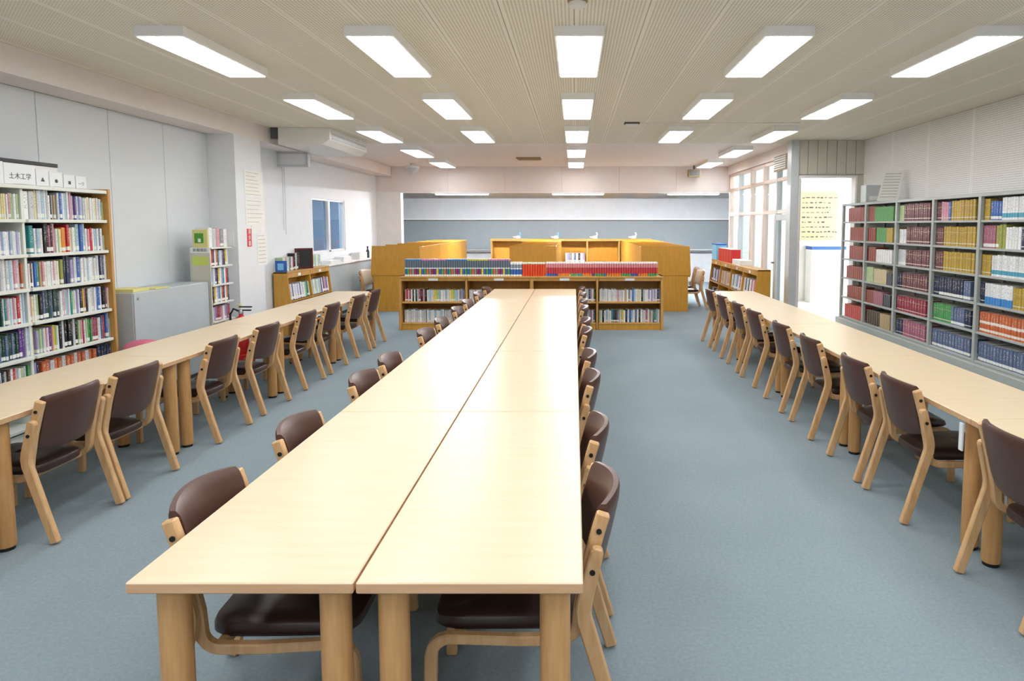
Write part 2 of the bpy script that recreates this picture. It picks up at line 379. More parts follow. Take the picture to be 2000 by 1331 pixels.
# other ceiling fittings
t = thing('smoke_detector', 'round cream smoke detector on the ceiling above the central tables', 'detector', (x_at(1128, 4.0, ZC), 4.02, ZC))
MB().lathe([(.06, 0), (.06, -.014), (.05, -.02)]).build('base', 'vent_tan', t, smooth=True); MB().lathe([(.05, -.02), (.05, -.04), (.03, -.05), (.004, -.05)]).build('cover', 'white_plastic', t, smooth=True)
yy = 8.72
t = thing('ceiling_bracket', 'small dark-topped fitting on the ceiling right of the middle lamps', 'fitting', (x_at(1234, yy, 2.95), yy, ZC))
box('plate', (-.1, .1, -.05, .05, -.022, 0), 'dark_grey', t, .004); box('cover', (-.085, .085, -.05, .05, -.045, -.022), 'white_plastic', t, .006)
tag(MB().tube([(x_at(1250, yy, 2.95), yy, ZC - .012), (x_at(1562, yy, 2.95), yy, ZC - .007)], .006, 8).build('cable_duct', 'ceiling_plain'), 'thin cable conduit running across the ceiling to the right wall', 'conduit')
t = thing('ceiling_vent', 'small tan ceiling vent near the far header wall', 'vent', (x_at(1033, 13.3, ZC), 13.3, ZC))
box('frame', (-.24, .24, -.2, .2, -.02, 0), 'vent_tan', t, .004)
for i in range(5): box('slat', (-.21, .21, -.15 + i * .066, -.11 + i * .066, -.03, -.02), 'vent_tan', t)
t = thing('dome_camera', 'small white dome fitting hanging near the far left ceiling corner', 'fitting', (x_at(806, 14.4, 2.8), 14.4, ZC))
MB().lathe([(.05, 0), (.05, -.05), (.14, -.06), (.14, -.1)]).build('mount', 'white_plastic', t, smooth=True); MB().lathe([(.13, -.1), (.12, -.15), (.07, -.2), (.01, -.215)]).build('dome', 'grey_frame', t, smooth=True)
t = thing('wall_speaker', 'small tan speaker box at the far right end of the ceiling', 'speaker', (x_at(1356, 14.9, 2.75), 14.95, 2.72))
box('cabinet', (-.13, .13, -.1, .1, 0, .16), 'vent_tan', t, .006); box('bracket', (-.02, .02, -.02, .02, .16, .25), 'dark_grey', t); box('grille', (-.11, .11, -.104, -.1, .02, .14), 'dark_grey', t)
# air conditioner hung under the ceiling on the left
ya = y_at(545, -4.0, ZC); ax0, ax1 = -4.02, -3.32
t = thing('air_conditioner', 'white ceiling-hung air conditioner over the left wall', 'air conditioner', ((ax0 + ax1) / 2, ya, ZC - .25)); w = (ax1 - ax0) / 2; La = 1.62
MB().prism([(-w, .25), (-w, .02), (w - .1, .02), (w, .09), (w, .25)], 'y', 0, La).build('body', 'white_plastic', t, .006, False, 2)
for i in range(4):
    sz = .105 + i * .03
    MB().prism([(w, sz), (w + .014, sz - .006), (w + .014, sz + .006), (w, sz + .016)], 'y', .08, La - .08).build('louvre', 'white_paint' if i % 2 else 'grey_frame', t)
for yk in (.0, La - .03): box('bracket', (-w - .1, -w, yk, yk + .03, .1, .25), 'dark_grey', t)
box('logo_plate', (w, w + .003, 1.1, 1.2, .2, .22), 'grey_frame', t)
t = thing('pipe_cover', 'pale boxed pipe cover on the left wall below the air conditioner', 'pipe cover', (XN, 10.2, 2.56))
box('body', (0, .44, 0, .05, 0, .17), 'wall_white', t, .004)
for d_ in ((0, .44, -.02, .06, -.03, 0), (0, .44, -.02, 0, .17, .19), (.44, .47, -.02, .06, -.03, .19)): box('edge', d_, 'grey_frame', t, .003)
t = thing('pull_cord', 'pair of thin white cords hanging from the pipe cover', 'cord', (XN + .02, 10.3, 2.53))
for k in (0, .07): MB().tube([(0, k, 0), (.003, k, -.5), (0, k, -.95 - k)], .005, 6).build('cord', 'grey_frame', t)
# ------------------------------------------------------------------ chairs
def arc(cx, cz, r, a0, a1, n=6): return [(cx + r * math.cos(math.radians(a0 + (a1 - a0) * i / n)), cz + r * math.sin(math.radians(a0 + (a1 - a0) * i / n))) for i in range(n + 1)]
def make_chair(frame='beech', back='brown_vinyl', seat='seat_vinyl'):
    t = thing('wooden_chair', 'x', 'chair')
    fr = [(-.252, .745), (-.235, .69), (-.205, .58), (-.178, .45)] + arc(-.11, .392, .062, 190, 268, 6) + [(.02, .329), (.2, .337)] + arc(.238, .278, .06, 95, 2, 6) + [(.302, .17), (.306, 0)]
    for s in (-1, 1):
        a, b = sorted((s * .195, s * .228)); MB().ribbon(fr, [.021] * 4 + [.019, .018, .017, .017, .017, .017, .017] + [.0165] * 2 + [.017, .017, .018, .018, .019, .019, .02, .02, .02], a, b).build('side_frame', frame, t, .005)
    lg = [(-.312, .006), (-.265, .16), (-.218, .32), (-.19, .415), (-.187, .45), (-.192, .485), (-.208, .55), (-.229, .635), (-.233, .65)]
    for s in (-1, 1):
        a, b = sorted((s * .228, s * .260)); MB().ribbon(lg, [.022, .0235, .025, .0255, .0255, .025, .0235, .021, .013], a, b).build('rear_leg', frame, t, .005)
    # backrest: rounded section swept along an arc
    rings = []
    N = 14
    for i in range(N + 1):
        u = -1 + 2 * i / N; xx = u * .193; sag = .052 * (1 - u * u)
        zb = .465 + .03 * abs(u) ** 3; zt = .778 - .012 * u * u
        ring = []
        for q in range(14):
            a = 2 * math.pi * q / 14; ca, sa = math.cos(a), math.sin(a)
            e = .45; v = math.copysign(abs(sa) ** e, sa); h = math.copysign(abs(ca) ** .7, ca)
            z = (zb + zt) / 2 + v * (zt - zb) / 2
            yb = -.18 - (z - .46) * .235 - sag
            ring.append((xx, yb + h * .024, z))
        rings.append(ring)
    MB().rings(rings).build('backrest', back, t, 0, True)
    # seat cushion
    b = MB(); layers = []
    for z, k in ((.344, .97), (.352, 1.0), (.372, 1.0), (.387, .975), (.396, .9), (.400, .6), (.4005, .2)):
        ring = []
        for q in range(32):
            a = 2 * math.pi * q / 32; ca, sa = math.cos(a), math.sin(a)
            px = math.copysign(abs(ca) ** .38, ca); py = math.copysign(abs(sa) ** .38, sa)
            wx = .186 + .012 * py
            drop = -.02 * max(0, py) ** 6 * (1 if z > .37 else .3)
            ring.append((px * wx * k, (.06 + py * .245 * k), z + drop + .008 * py))
        layers.append(ring)
    b.rings(layers).build('seat', seat, t, 0, True)
    box('rail', (-.195, .195, -.135, -.105, .31, .344), frame, t, .004); box('rail', (-.195, .195, .2, .23, .305, .342), frame, t, .004)
    for s in (-1, 1):
        for y_, z_, o_ in ((-.236, .692, .228), (-.2145, .575, .260)):
            MB().tube([(s * o_, y_, z_), (s * (o_ + .004), y_, z_)], .009, 10).build('bolt', 'black', t)
    return t
cp = make_chair(); cflag = [True]
def chair(x, y, rz, label, group):
    o = cp if cflag[0] else copy_tree(cp); cflag[0] = False
    o.location = (x, y, 0); o.rotation_euler = (0, 0, math.radians(rz + random.uniform(-1.5, 1.5))); tag(o, label, 'chair', group)
# facing: rz=0 faces +y; 90 faces -x; -90 faces +x
for i, yy in enumerate([3.58, 4.13, 5.16, 5.92, 6.80, 7.51, 8.43, 9.11]):
    chair(-2.70 - .30, yy, 90, 'brown vinyl chair on aisle side of left table row, %s from the camera' % nth(i + 1), 'chairs along the left row')
for i, yy in enumerate([2.79, 3.80, 4.40, 5.24, 5.99, 6.90, 7.58, 8.39, 9.14]):
    chair(1.83 + .30, yy, -90, 'brown vinyl chair on aisle side of right table row, %s from the camera' % nth(i + 1), 'chairs along the right row')
for i, yy in enumerate([2.20, 2.95, 3.88, 4.45, 5.55, 6.23, 7.09, 7.77, 8.65, 9.42]):
    chair(-1.235 + .235, yy, -90, 'brown vinyl chair tucked under left side of central tables, %s from the camera' % nth(i + 1), 'chairs around the central tables')
for i, yy in enumerate([2.24, 2.94, 3.90, 4.58, 5.63, 6.23, 7.20, 7.87, 8.65, 9.42]):
    chair(.072 - .235, yy, 90, 'brown vinyl chair tucked under right side of central tables, %s from the camera' % nth(i + 1), 'chairs around the central tables')
# ------------------------------------------------------------------ reading tables
def make_table(Lt, Wt):
    t = thing('reading_table', 'x', 'table')
    MB().box(-Wt / 2, Wt / 2, 0, Lt, .668, .70).build('tabletop', ['maple_top', 'maple_edge'], t, .0035)
    me = t.children[0].data
    for p in me.polygons: p.material_index = 0 if p.normal.z > .5 else 1
    box('apron', (-Wt / 2 + .1, Wt / 2 - .1, .1, Lt - .1, .635, .668), 'maple_leg', t, .003)
    for sx in (-1, 1):
        for yy in (.085, Lt - .085):
            lg = MB().lathe([(.043, .668), (.043, .03), (.040, .018)], 0, 0, 20).build('leg', 'maple_leg', t, 0, True); lg.location = (sx * (Wt / 2 - .078), yy, 0)
            MB().lathe([(.037, .018), (.037, 0)], 0, 0, 16).build('foot_glide', 'black', lg)
    return t
LC, LS = 1.64, 1.59
tc = make_table(LC - .008, .607); ts = make_table(LS - .004, .63)
for i in range(5):
    for k, (xc, nm) in enumerate(((-.894, 'left'), (-.280, 'right'))):
        o = tc if i + k == 0 else copy_tree(tc); o.location = (xc, 1.70 + i * LC, 0)
        tag(o, 'pale maple table, %s half of the central double row, %s from the camera' % (nm, nth(i + 1)), 'table', 'central reading tables')
for i in range(5):
    for k, (xc, nm) in enumerate(((-3.135, 'left'), (2.265, 'right'))):
        o = ts if i + k == 0 else copy_tree(ts); o.location = (xc, (1.60 if nm == 'left' else 1.62) + i * LS, 0)
        tag(o, 'pale maple table in the %s wall row, %s from the camera' % (nm, nth(i + 1)), 'table', 'side reading tables')
        if nm == 'right' and i == 1:
            box('paper_tag', (-.325, -.317, .045, .075, .52, .66), 'card_white', o)['label'] = 'white paper tag'
# ------------------------------------------------------------------ books
def book_mesh(cover):
    bm = bmesh.new()
    prof = [(-.5, .02), (-.38, 0), (.38, 0), (.5, .02), (.5, 1), (-.5, 1)]
    lo = [bm.verts.new((p[0], p[1], 0)) for p in prof]; hi = [bm.verts.new((p[0], p[1], 1)) for p in prof]
    bm.faces.new(lo[::-1])
    for i in range(6): j = (i + 1) % 6; bm.faces.new((lo[i], lo[j], hi[j], hi[i]))
    inn = [(-.36, .05), (-.3, .04), (.3, .04), (.36, .05), (.36, 1), (-.36, 1)]
    pi = [bm.verts.new((p[0], p[1] if i < 4 else .985, 1)) for i, p in enumerate(inn)]
    pj = [bm.verts.new((p[0], p[1] if i < 4 else .985, .985)) for i, p in enumerate(inn)]
    for i in range(6):
        j = (i + 1) % 6; bm.faces.new((hi[i], hi[j], pi[j], pi[i])); bm.faces.new((pi[i], pi[j], pj[j], pj[i])).material_index = 1
    bm.faces.new(pj).material_index = 1
    bmesh.ops.recalc_face_normals(bm, faces=bm.faces)
    me = bpy.data.meshes.new('book'); bm.to_mesh(me); bm.free(); me.materials.append(M[cover]); me.materials.append(M['pages']); return me
BM = {}
C = {'white': 'e6e8ea', 'pale grey': 'c9cdd0', 'cream': 'e3d9ab', 'pale blue': 'a9c6da', 'blue': '3868b4', 'navy': '27304f', 'slate blue': '5d6d8e', 'teal': '2f8f92', 'green': '4d9a58', 'pale green': 'b5cf9c', 'dark green': '234a40',
     'yellow': 'dcc73c', 'gold': 'b99b3c', 'orange': 'dd8730', 'burnt orange': 'c8683c', 'red': 'c2323a', 'brick red': '8f3f3b', 'dark red': '6f3338', 'maroon': '74474c', 'crimson': '963247', 'pink': 'd59aa8', 'rose': 'a5617a', 'purple': '65408c', 'lilac': 'a9a0cf',
     'tan': 'b59d78', 'beige': 'cdbd9a', 'brown': '5f4234', 'dark brown': '3b2a24', 'black': '1a1a1e', 'grey': '868c90', 'olive': '9aa04a', 'orange-red': 'e2481f'}
def book(x, y, z, th, dp, h, rz, colr, mat, label, group, cat, name='book', lean=0.0):
    if mat not in BM: BM[mat] = book_mesh(mat)
    o = link(name, BM[mat]); o.location = (x, y, z); o.scale = (th, dp, h); o.rotation_euler = (0, lean, rz)
    c = lin(C[colr]); k = random.uniform(.88, 1.08); o.color = tuple(min(1, v * k) for v in c[:3]) + (1,)
    return tag(o, label, cat, group)
USED = {}
def uniq(label):
    USED[label] = USED.get(label, 0) + 1; return USED[label]
# left bookcase -----------------------------------------------------------------
XB = -4.16; yE = y_at(217, XB, 1.2); y0 = 3.2
bk = thing('bookcase', 'tall white-shelved bookcase with wooden end panel, left wall', 'bookcase', (XB, yE, 0))
ZS = [z_at(y_, yE - .06) for y_ in (430, 489, 546.5, 603.5, 660.5)]
ZS += [ZS[-1] - .265, ZS[-1] - .53]; ZT = z_at(372, yE - .06)
dep = .32
box('end_panel', (-dep, .012, -.0, .032, 0, ZT + .012), 'oak_end', bk, .004)
box('end_panel', (-dep, .012, y0 - yE - .032, y0 - yE, 0, ZT + .012), 'oak_end', bk, .004)
box('back_panel', (-dep - .004, -dep + .006, y0 - yE, 0, 0, ZT), 'shelf_white', bk)
box('top_board', (-dep, .004, y0 - yE, 0, ZT - .03, ZT), 'shelf_white', bk, .003)
bays = [0, -.88, -1.76, y0 - yE]
for p in bays[1:-1]: box('divider', (-dep, -.03, p - .012, p + .012, .05, ZT - .03), 'shelf_white', bk, .002)
for z in ZS:
    for a, b in zip(bays[:-1], bays[1:]): box('shelf', (-dep, .002, b + .013, a - .013, z - .026, z), 'shelf_white', bk, .003)
box('plinth', (-dep, -.02, y0 - yE, 0, 0, .07), 'shelf_white', bk)
def left_row(r, segs):
    z = ZS[r]; gname = 'books on the %s shelf of the left bookcase' % nth(r + 1); idx = 0
    for a, b, n, h, cols in segs:
        ya, yb = min(y_at(a, XB, z + .1), yE - .006), y_at(b, XB, z + .1); wd = (ya - yb) / n; h = min(h, .23)
        for i in range(n):
            c = cols[i % len(cols)] if isinstance(cols, (list, tuple)) else cols
            yc = ya - wd * (i + .5)
            if abs(yc - (yE - .88)) < wd / 2 + .013 or abs(yc - (yE - 1.76)) < wd / 2 + .013: continue
            idx += 1; hh = h * random.uniform(.96, 1.02)
            book(XB - .03 - random.uniform(0, .015), yc, z, wd * random.uniform(.9, .97), .19, hh, math.pi / 2, c, 'book_mixed',
                 '%s book, %s from the wooden end panel, %s shelf down, left bookcase' % (c, nth(idx), nth(r + 1)), gname, 'book')
left_row(0, [(211, 207, 1, .16, 'pale green'), (207, 199, 3, .185, ['pale blue', 'white', 'dark green']), (199, 170, 9, .19, ['white', 'cream', 'white', 'pale grey', 'white']), (169, 157, 4, .195, ['pale blue', 'lilac', 'white', 'pale blue']), (156, 150, 2, .2, ['purple', 'pale grey']), (149, 138, 3, .25, ['pink', 'lilac', 'white']),
             (137, 120, 4, .225, ['pale blue', 'white', 'blue', 'pale grey']), (119, 104, 5, .2, ['brown', 'tan', 'pale grey', 'black', 'white']), (103, 78, 7, .235, ['pale grey', 'white', 'pale blue', 'pale blue', 'white', 'pale grey', 'cream']),
             (76, 55, 2, .22, ['pale grey', 'white']), (54, 47, 2, .19, ['tan', 'cream']), (46, 32, 4, .19, ['pale green', 'white', 'white', 'pale green']), (31, 24, 2, .19, ['pink', 'white']), (22, 1, 7, .185, 'cream')])
left_row(1, [(215, 208, 2, .13, ['pale green', 'pale grey']), (207, 190, 5, .19, ['white', 'slate blue', 'white', 'pale blue', 'white']), (189, 185, 1, .2, 'red'), (184, 177, 2, .19, ['pink', 'white']), (176, 158, 3, .235, ['pale blue', 'blue', 'pale blue']), (157, 146, 3, .2, ['pale green', 'white', 'cream']),
             (145, 140, 1, .25, 'red'), (138, 128, 2, .205, ['orange', 'orange']), (127, 118, 3, .19, ['cream', 'pale green', 'white']), (117, 100, 4, .245, ['pink', 'dark brown', 'rose', 'black']), (99, 94, 1, .24, 'black'), (93, 77, 4, .2, ['white', 'pale grey', 'pale blue', 'white']),
             (75, 58, 2, .225, ['teal', 'pale grey']), (54, 0, 17, .175, ['white', 'white', 'pale blue', 'lilac', 'white'])])
left_row(2, [(218, 196, 6, .215, ['white', 'slate blue', 'white', 'navy', 'white', 'pale grey']), (195, 166, 9, .205, ['white', 'pale grey', 'white', 'white', 'pale blue']), (165, 154, 2, .22, ['blue', 'pale grey']), (152, 147, 1, .2, 'lilac'), (146, 133, 3, .25, 'navy'), (132, 127, 1, .2, 'olive'),
             (126, 92, 10, .195, ['white', 'cream', 'white', 'pink', 'white', 'white']), (91, 87, 1, .2, 'tan'), (86, 79, 2, .195, ['teal', 'blue']), (75, 53, 7, .195, ['white', 'brown', 'white', 'cream', 'slate blue', 'pale green', 'burnt orange']), (48, 0, 9, .25, ['pale grey', 'pink', 'white', 'pale blue', 'pale grey', 'white'])])
left_row(3, [(224, 220, 1, .19, 'white'), (219, 209, 3, .2, ['rose', 'black', 'black']), (208, 196, 3, .2, ['white', 'blue', 'blue']), (195, 181, 4, .205, ['white', 'pale grey', 'white', 'white']), (180, 160, 8, .205, ['black', 'white', 'rose', 'yellow', 'dark brown', 'navy', 'white', 'lilac']), (159, 146, 4, .2, ['white', 'pale grey', 'pale green', 'teal']), (145, 127, 6, .215, ['white', 'pale blue', 'pale grey', 'pink', 'pale grey', 'white']),
             (126, 93, 8, .23, ['dark green', 'navy', 'dark green', 'slate blue']), (91, 78, 3, .205, ['black', 'pale green', 'white']), (75, 69, 2, .2, ['cream', 'pink']), (68, 50, 4, .235, ['pale grey', 'white', 'pale blue', 'white']), (49, 43, 1, .21, 'red'), (42, 24, 6, .2, ['pale grey', 'pink', 'white', 'pale blue']), (23, 12, 3, .2, ['teal', 'pale grey', 'dark green']), (11, 0, 3, .2, ['navy', 'blue', 'black'])])
left_row(4, [(228, 222, 2, .17, ['tan', 'pale grey']), (221, 214, 2, .235, ['pale blue', 'blue']), (213, 207, 2, .21, ['red', 'slate blue']), (206, 199, 2, .2, ['white', 'pale grey']), (198, 188, 4, .205, ['crimson', 'rose', 'crimson', 'rose']), (187, 176, 4, .205, ['green', 'dark green', 'green', 'pale green']), (175, 163, 4, .2, ['white', 'crimson', 'pink', 'pale green']), (162, 143, 4, .245, ['black', 'pale grey', 'black', 'black']), (141, 126, 3, .235, ['black', 'pale grey', 'black']),
             (124, 118, 2, .2, ['white', 'pale green']), (117, 110, 3, .205, ['yellow', 'yellow', 'pink']), (109, 97, 4, .2, ['purple', 'white', 'pink', 'white']), (96, 81, 5, .19, ['pale grey', 'lilac', 'pale green', 'pale grey', 'lilac']), (75, 60, 5, .225, ['cream', 'pale green', 'cream', 'pale blue', 'white']), (59, 48, 2, .235, 'purple'), (47, 1, 10, .2, ['dark green', 'dark green', 'slate blue'])])
left_row(5, [(228, 198, 6, .215, 'navy'), (197, 92, 14, .2, ['burnt orange', 'burnt orange', 'pale grey']), (87, 65, 5, .2, ['navy', 'lilac', 'green', 'pale green', 'green']), (60, 36, 5, .2, ['pale grey', 'pale green', 'white', 'pale grey', 'red']), (35, 0, 7, .2, ['white', 'brown', 'pale grey', 'navy'])])
# sign cards on top of the bookcase
R_ = Matrix.Rotation
def card(a, b, py0, s, lab, hgt):
    ya, yb = y_at(a, XB, ZT + .08), y_at(b, XB, ZT + .08); t = thing('sign_card', lab, 'sign', (XB - .02, (ya + yb) / 2, ZT), 0, 'sign cards on the left bookcase'); w = (ya - yb) / 2
    box('card', (-.004, .004, -w, w, 0, hgt), 'card_white', t, .001); box('foot', (-.05, .004, -w * .6, w * .6, 0, .004), 'card_white', t)
    if s: lettering('lettering', s, hgt * .33, 'ink', t, Matrix.Translation((.0048, 0, hgt * .38)) @ R_(math.pi / 2, 4, 'Z') @ R_(math.pi / 2, 4, 'X'))
card(73, 12, 0, '土木工学', 'white card lettered with large characters at camera end, on left bookcase', .155)
card(11, -40, 0, '・技術', 'white lettered card cut by picture edge, on left bookcase', .16)
card(99, 74.5, 0, '▲', 'narrow white card with one mark, second from lettered card, left bookcase', .13)
card(126, 100.5, 0, '●', 'white card with a round mark, middle of left bookcase top', .12)
card(150, 128, 0, '■', 'white card with a square mark, left bookcase top', .11)
card(172, 152, 0, '一ク', 'smallest white card nearest wooden end, on left bookcase top', .105)
yA, yB_ = y_at(97, XB - .2, ZT + .2), y_at(-60, XB - .2, ZT + .2)
t = thing('flat_box', 'long white carton with dark lid behind sign cards, left bookcase', 'box', (XB - .22, (yA + yB_) / 2, ZT)); w = (yA - yB_) / 2
box('body', (-.08, .08, -w, w, 0, .17), 'white_plastic', t, .003); box('lid', (-.085, .085, -w - .004, w + .004, .17, .2), 'dark', t, .003)
# ------------------------------------------------------------------ left wall: grey cabinet, narrow magazine shelf, notices
yc0, yc1 = y_at(261, -4.1, 1.0), y_at(407, -4.1, 1.0)
zc = z_at(573, yc0)
cb = thing('steel_cabinet', 'low grey steel cabinet between the left bookcase and narrow magazine shelf', 'cabinet', (-4.1, yc0, 0)); Lc = yc1 - yc0
MB().box(-.37, -.012, 0, Lc, .04, zc).build('body', 'cabinet_grey', cb, .006)
d_ = box('door', (-.012, 0, .004, Lc - .004, .05, zc - .006), 'cabinet_grey', cb, .003); MB().tube([(0, .06, zc - .06), (.008, .06, zc - .06)], .012, 10).build('lock', 'silver', d_)
box('plinth', (-.36, -.03, .02, Lc - .02, 0, .04), 'dark_grey', cb)
t = tag(MB().box(-.13, .13, -.12, .12, 0, .03).build('paper_stack', 'yellow_paper', None, .002), 'pale yellow paper stack on the near end of grey cabinet', 'paper'); t.location = (-4.26, yc0 + .16, zc)
t = tag(MB().box(-.09, .09, -.11, .11, 0, .012).build('paper_pad', 'yellow_paper', None, .002), 'thin yellow pad behind the paper stack on grey cabinet', 'paper'); t.location = (-4.2, yc0 + .46, zc)
t = thing('cushion', 'pink cushion on the floor between left bookcase and grey cabinet', 'cushion', (-3.96, yc0 - .12, .12))
MB().rings([[(math.copysign(abs(math.cos(a)) ** .6, math.cos(a)) * .14 * k, math.copysign(abs(math.sin(a)) ** .6, math.sin(a)) * .14 * k, z) for a in [2 * math.pi * q / 24 for q in range(24)]] for z, k in ((.36, .3), (.38, .8), (.42, 1), (.46, .8), (.48, .3))]).build('pad', 'pink', t, 0, True)
box('stool_base', (-.13, .13, -.13, .13, -.12, .38), 'cabinet_grey', t, .01)
# narrow shelf
xs = -4.08; ys0 = y_at(408, xs, 1.2) + .03; ys1 = y_at(454, xs, 1.2)
ns = thing('narrow_shelf', 'narrow white magazine shelf with notices on its side, left wall', 'shelf', (xs, ys0, 0)); Ls = ys1 - ys0
nz = [z_at(y_, ys0) for y_ in (521, 558, 594, 630)]; nz += [nz[-1] - .215, nz[-1] - .43]; nt = z_at(484, ys0)
box('side_panel', (-.22, .0, 0, .018, 0, nt), 'partition_grey', ns, .002); box('side_panel', (-.22, -.1, Ls - .018, Ls, 0, nt), 'shelf_white', ns, .002)
box('back_panel', (-.225, -.215, 0, Ls, 0, nt), 'shelf_white', ns)
for z in nz + [nt]: box('shelf', (-.22, .012, .018, Ls - (.018 if z != nt else 0), z - .018, z), 'shelf_white', ns, .002)
box('notice', (-.2, -.02, -.003, 0, nt - .2, nt - .1), 'lime_paper', ns); box('notice', (-.215, -.0, -.004, 0, nt - .06, nt + .0), 'card_white', ns)
lettering('lettering', '新着雑誌', .04, 'ink', ns, Matrix.Translation((-.108, -.005, nt - .03)) @ R_(math.pi / 2, 4, 'X'))
pal = ['white', 'red', 'navy', 'white', 'burnt orange', 'dark green', 'pale blue', 'white', 'purple', 'black', 'yellow', 'white', 'lilac', 'teal']
def narrow_row(z, cols, n, h, lab, extra=''):
    p = .03
    for i in range(n):
        wd = (Ls - .09) / n; c = cols[i % len(cols)]
        book(xs - .02, ys0 + p + wd * (i + .5), z, wd * .93, .16, h * random.uniform(.92, 1.03), math.pi / 2, c, 'book_mixed', '%s magazine, %s from the near side, %s, narrow white shelf' % (c, nth(i + 1), lab), 'magazines on the narrow white shelf', 'magazine', 'magazine')
narrow_row(nz[0], pal, 12, .185, 'top inner shelf'); narrow_row(nz[1], pal[5:] + pal[:5], 12, .185, 'second shelf'); narrow_row(nz[2], pal[8:] + pal[:8], 12, .185, 'third shelf'); narrow_row(nz[3], ['white', 'lilac', 'rose', 'crimson', 'rose', 'pink'], 10, .17, 'fourth shelf')
narrow_row(nt, ['white', 'pale grey', 'pink', 'grey'], 5, .22, 'on the very top')
t = thing('display_book', 'green and yellow book standing face-out on top of narrow shelf', 'book', (xs - .11, ys0 + .03, nt))
box('cover', (-.085, .085, -.02, 0, 0, .2), 'yellow_paper', t, .003); box('picture', (-.06, .04, -.0225, -.02, .05, .16), 'green_paper', t); box('title_panel', (-.02, .01, -.0245, -.0225, .06, .1), 'paper', t)
t = thing('acrylic_stand', 'pale blue-grey brochure leaning on top of narrow shelf', 'brochure', (xs - .06, ys1 - .02, nt)); box('sheet', (-.1, .1, 0, .004, 0, .17), 'card_white', t); box('foot', (-.1, .1, 0, .07, 0, .004), 'card_white', t)
# pillar notices
def wallsheet(name, a, b, y0_, y1_, mat, lab, cat='poster', lines=6, inkm='ink_pale', X=XL, dx=.004):
    ya, yb = y_at(a, X, 1.6), y_at(b, X, 1.6); ym = (ya + yb) / 2
    zt, zb = z_at(y0_, ym), z_at(y1_, ym)
    t = thing(name, lab, cat, (X, ym, zb)); w = abs(yb - ya) / 2; h = zt - zb
    box('sheet', (0, dx, -w, w, 0, h), mat, t)
    for i in range(lines):
        z = h * (i + .7) / (lines + .4); e = random.uniform(.45, .85) * w
        box('printed_line', (dx, dx + .0008, -w * .85, -w * .85 + 2 * e, z, z + h * .018), inkm, t)
    return t, w, h
wallsheet('notice_sheet', 480, 516, 334, 386, 'paper', 'upper cream notice grid on the white left pillar', lines=7)
wallsheet('notice_sheet', 480.5, 517.5, 388, 440, 'paper', 'middle cream notice on the white left pillar', lines=6)
wallsheet('notice_sheet', 491, 517, 441, 455, 'paper', 'small white header strip above the lowest pillar notice', lines=2)
wallsheet('notice_sheet', 501, 520, 456, 518, 'paper', 'lowest narrow white notice on the left pillar', lines=8)
t, w, h = wallsheet('extinguisher_sign', 482, 490, 447, 482, 'red', 'small vertical red sign with white characters on the left pillar', 'sign', 0, dx=.006)
for i, ch in enumerate('消火器'): lettering('lettering', ch, .07, 'paper', t, Matrix.Translation((.0068, 0, h * (.83 - .33 * i))) @ R_(math.pi / 2, 4, 'Z') @ R_(math.pi / 2, 4, 'X'))
ye = y_at(471, -3.92, .6)
t = thing('fire_extinguisher', 'red fire extinguisher with black hose beside the left pillar', 'extinguisher', (-3.92, ye, .14))
box('stand', (-.1, .1, -.1, .1, -.14, 0), 'red', t, .01)
MB().lathe([(.07, 0), (.078, .02), (.078, .36), (.06, .42), (.025, .45), (.025, .47)]).build('cylinder', 'red', t, 0, True)
MB().lathe([(.028, .47), (.028, .5), (.02, .52)]).build('valve', 'silver', t, 0, True)
box('lever', (-.02, .13, -.012, .012, .545, .56), 'black', t, .003); box('lever', (-.02, .12, -.012, .012, .505, .52), 'black', t, .003); box('safety_pin', (-.03, .01, -.02, .02, .56, .585), 'yellow_paper', t, .004)
MB().tube([(-.02, 0, .5), (-.09, 0, .53), (-.13, .0, .46), (-.125, .0, .3), (-.1, .0, .16)], .012, 8).build('hose', 'black', t, 0, True)
# ------------------------------------------------------------------ right steel bookcase
XK = 4.2; yk1 = y_at(1643, XK, 1.2); yk0 = 4.2
rk = thing('steel_bookcase', 'long grey steel bookcase of bound volumes along the right wall', 'bookcase', (XK, 0, 0)); dk = .30
pxs = [1643.5, 1687.5, 1747, 1818, 1908]
py_ = [y_at(p, XK, 1.3) for p in pxs]; step = .89
while py_[-1] > yk0: py_.append(py_[-1] - step)
RT = z_at(371, y_at(2000, XK, 1.9)); RZ = [z_at(v, y_at(2000, XK, 1.2)) for v in (429, 489, 548, 609, 671, 733)]
for p in py_:
    for q in ((0, .04), (dk - .03, dk)): box('post', (*q, p - .024, p + .024, 0, RT), 'steel_grey', rk, .003)
for a, b in zip(py_[:-1], py_[1:]):
    for z in RZ: box('shelf', (.006, dk - .002, b + .025, a - .025, z - .024, z), 'steel_grey', rk, .003)
box('top_board', (-.003, dk, py_[-1], py_[0] + .012, RT - .035, RT), 'steel_grey', rk, .003)
box('plinth', (-.06, dk, py_[-1], py_[0] + .012, 0, RZ[-1] - .026), 'steel_grey', rk, .006)
box('back_panel', (dk - .002, dk + .004, py_[-1], py_[1], .1, RT - .03), 'steel_grey', rk)
bayname = ['end bay', 'second bay', 'third steel bay from doorway', 'fourth steel bay from doorway', 'nearest steel bay']
far_vols = []
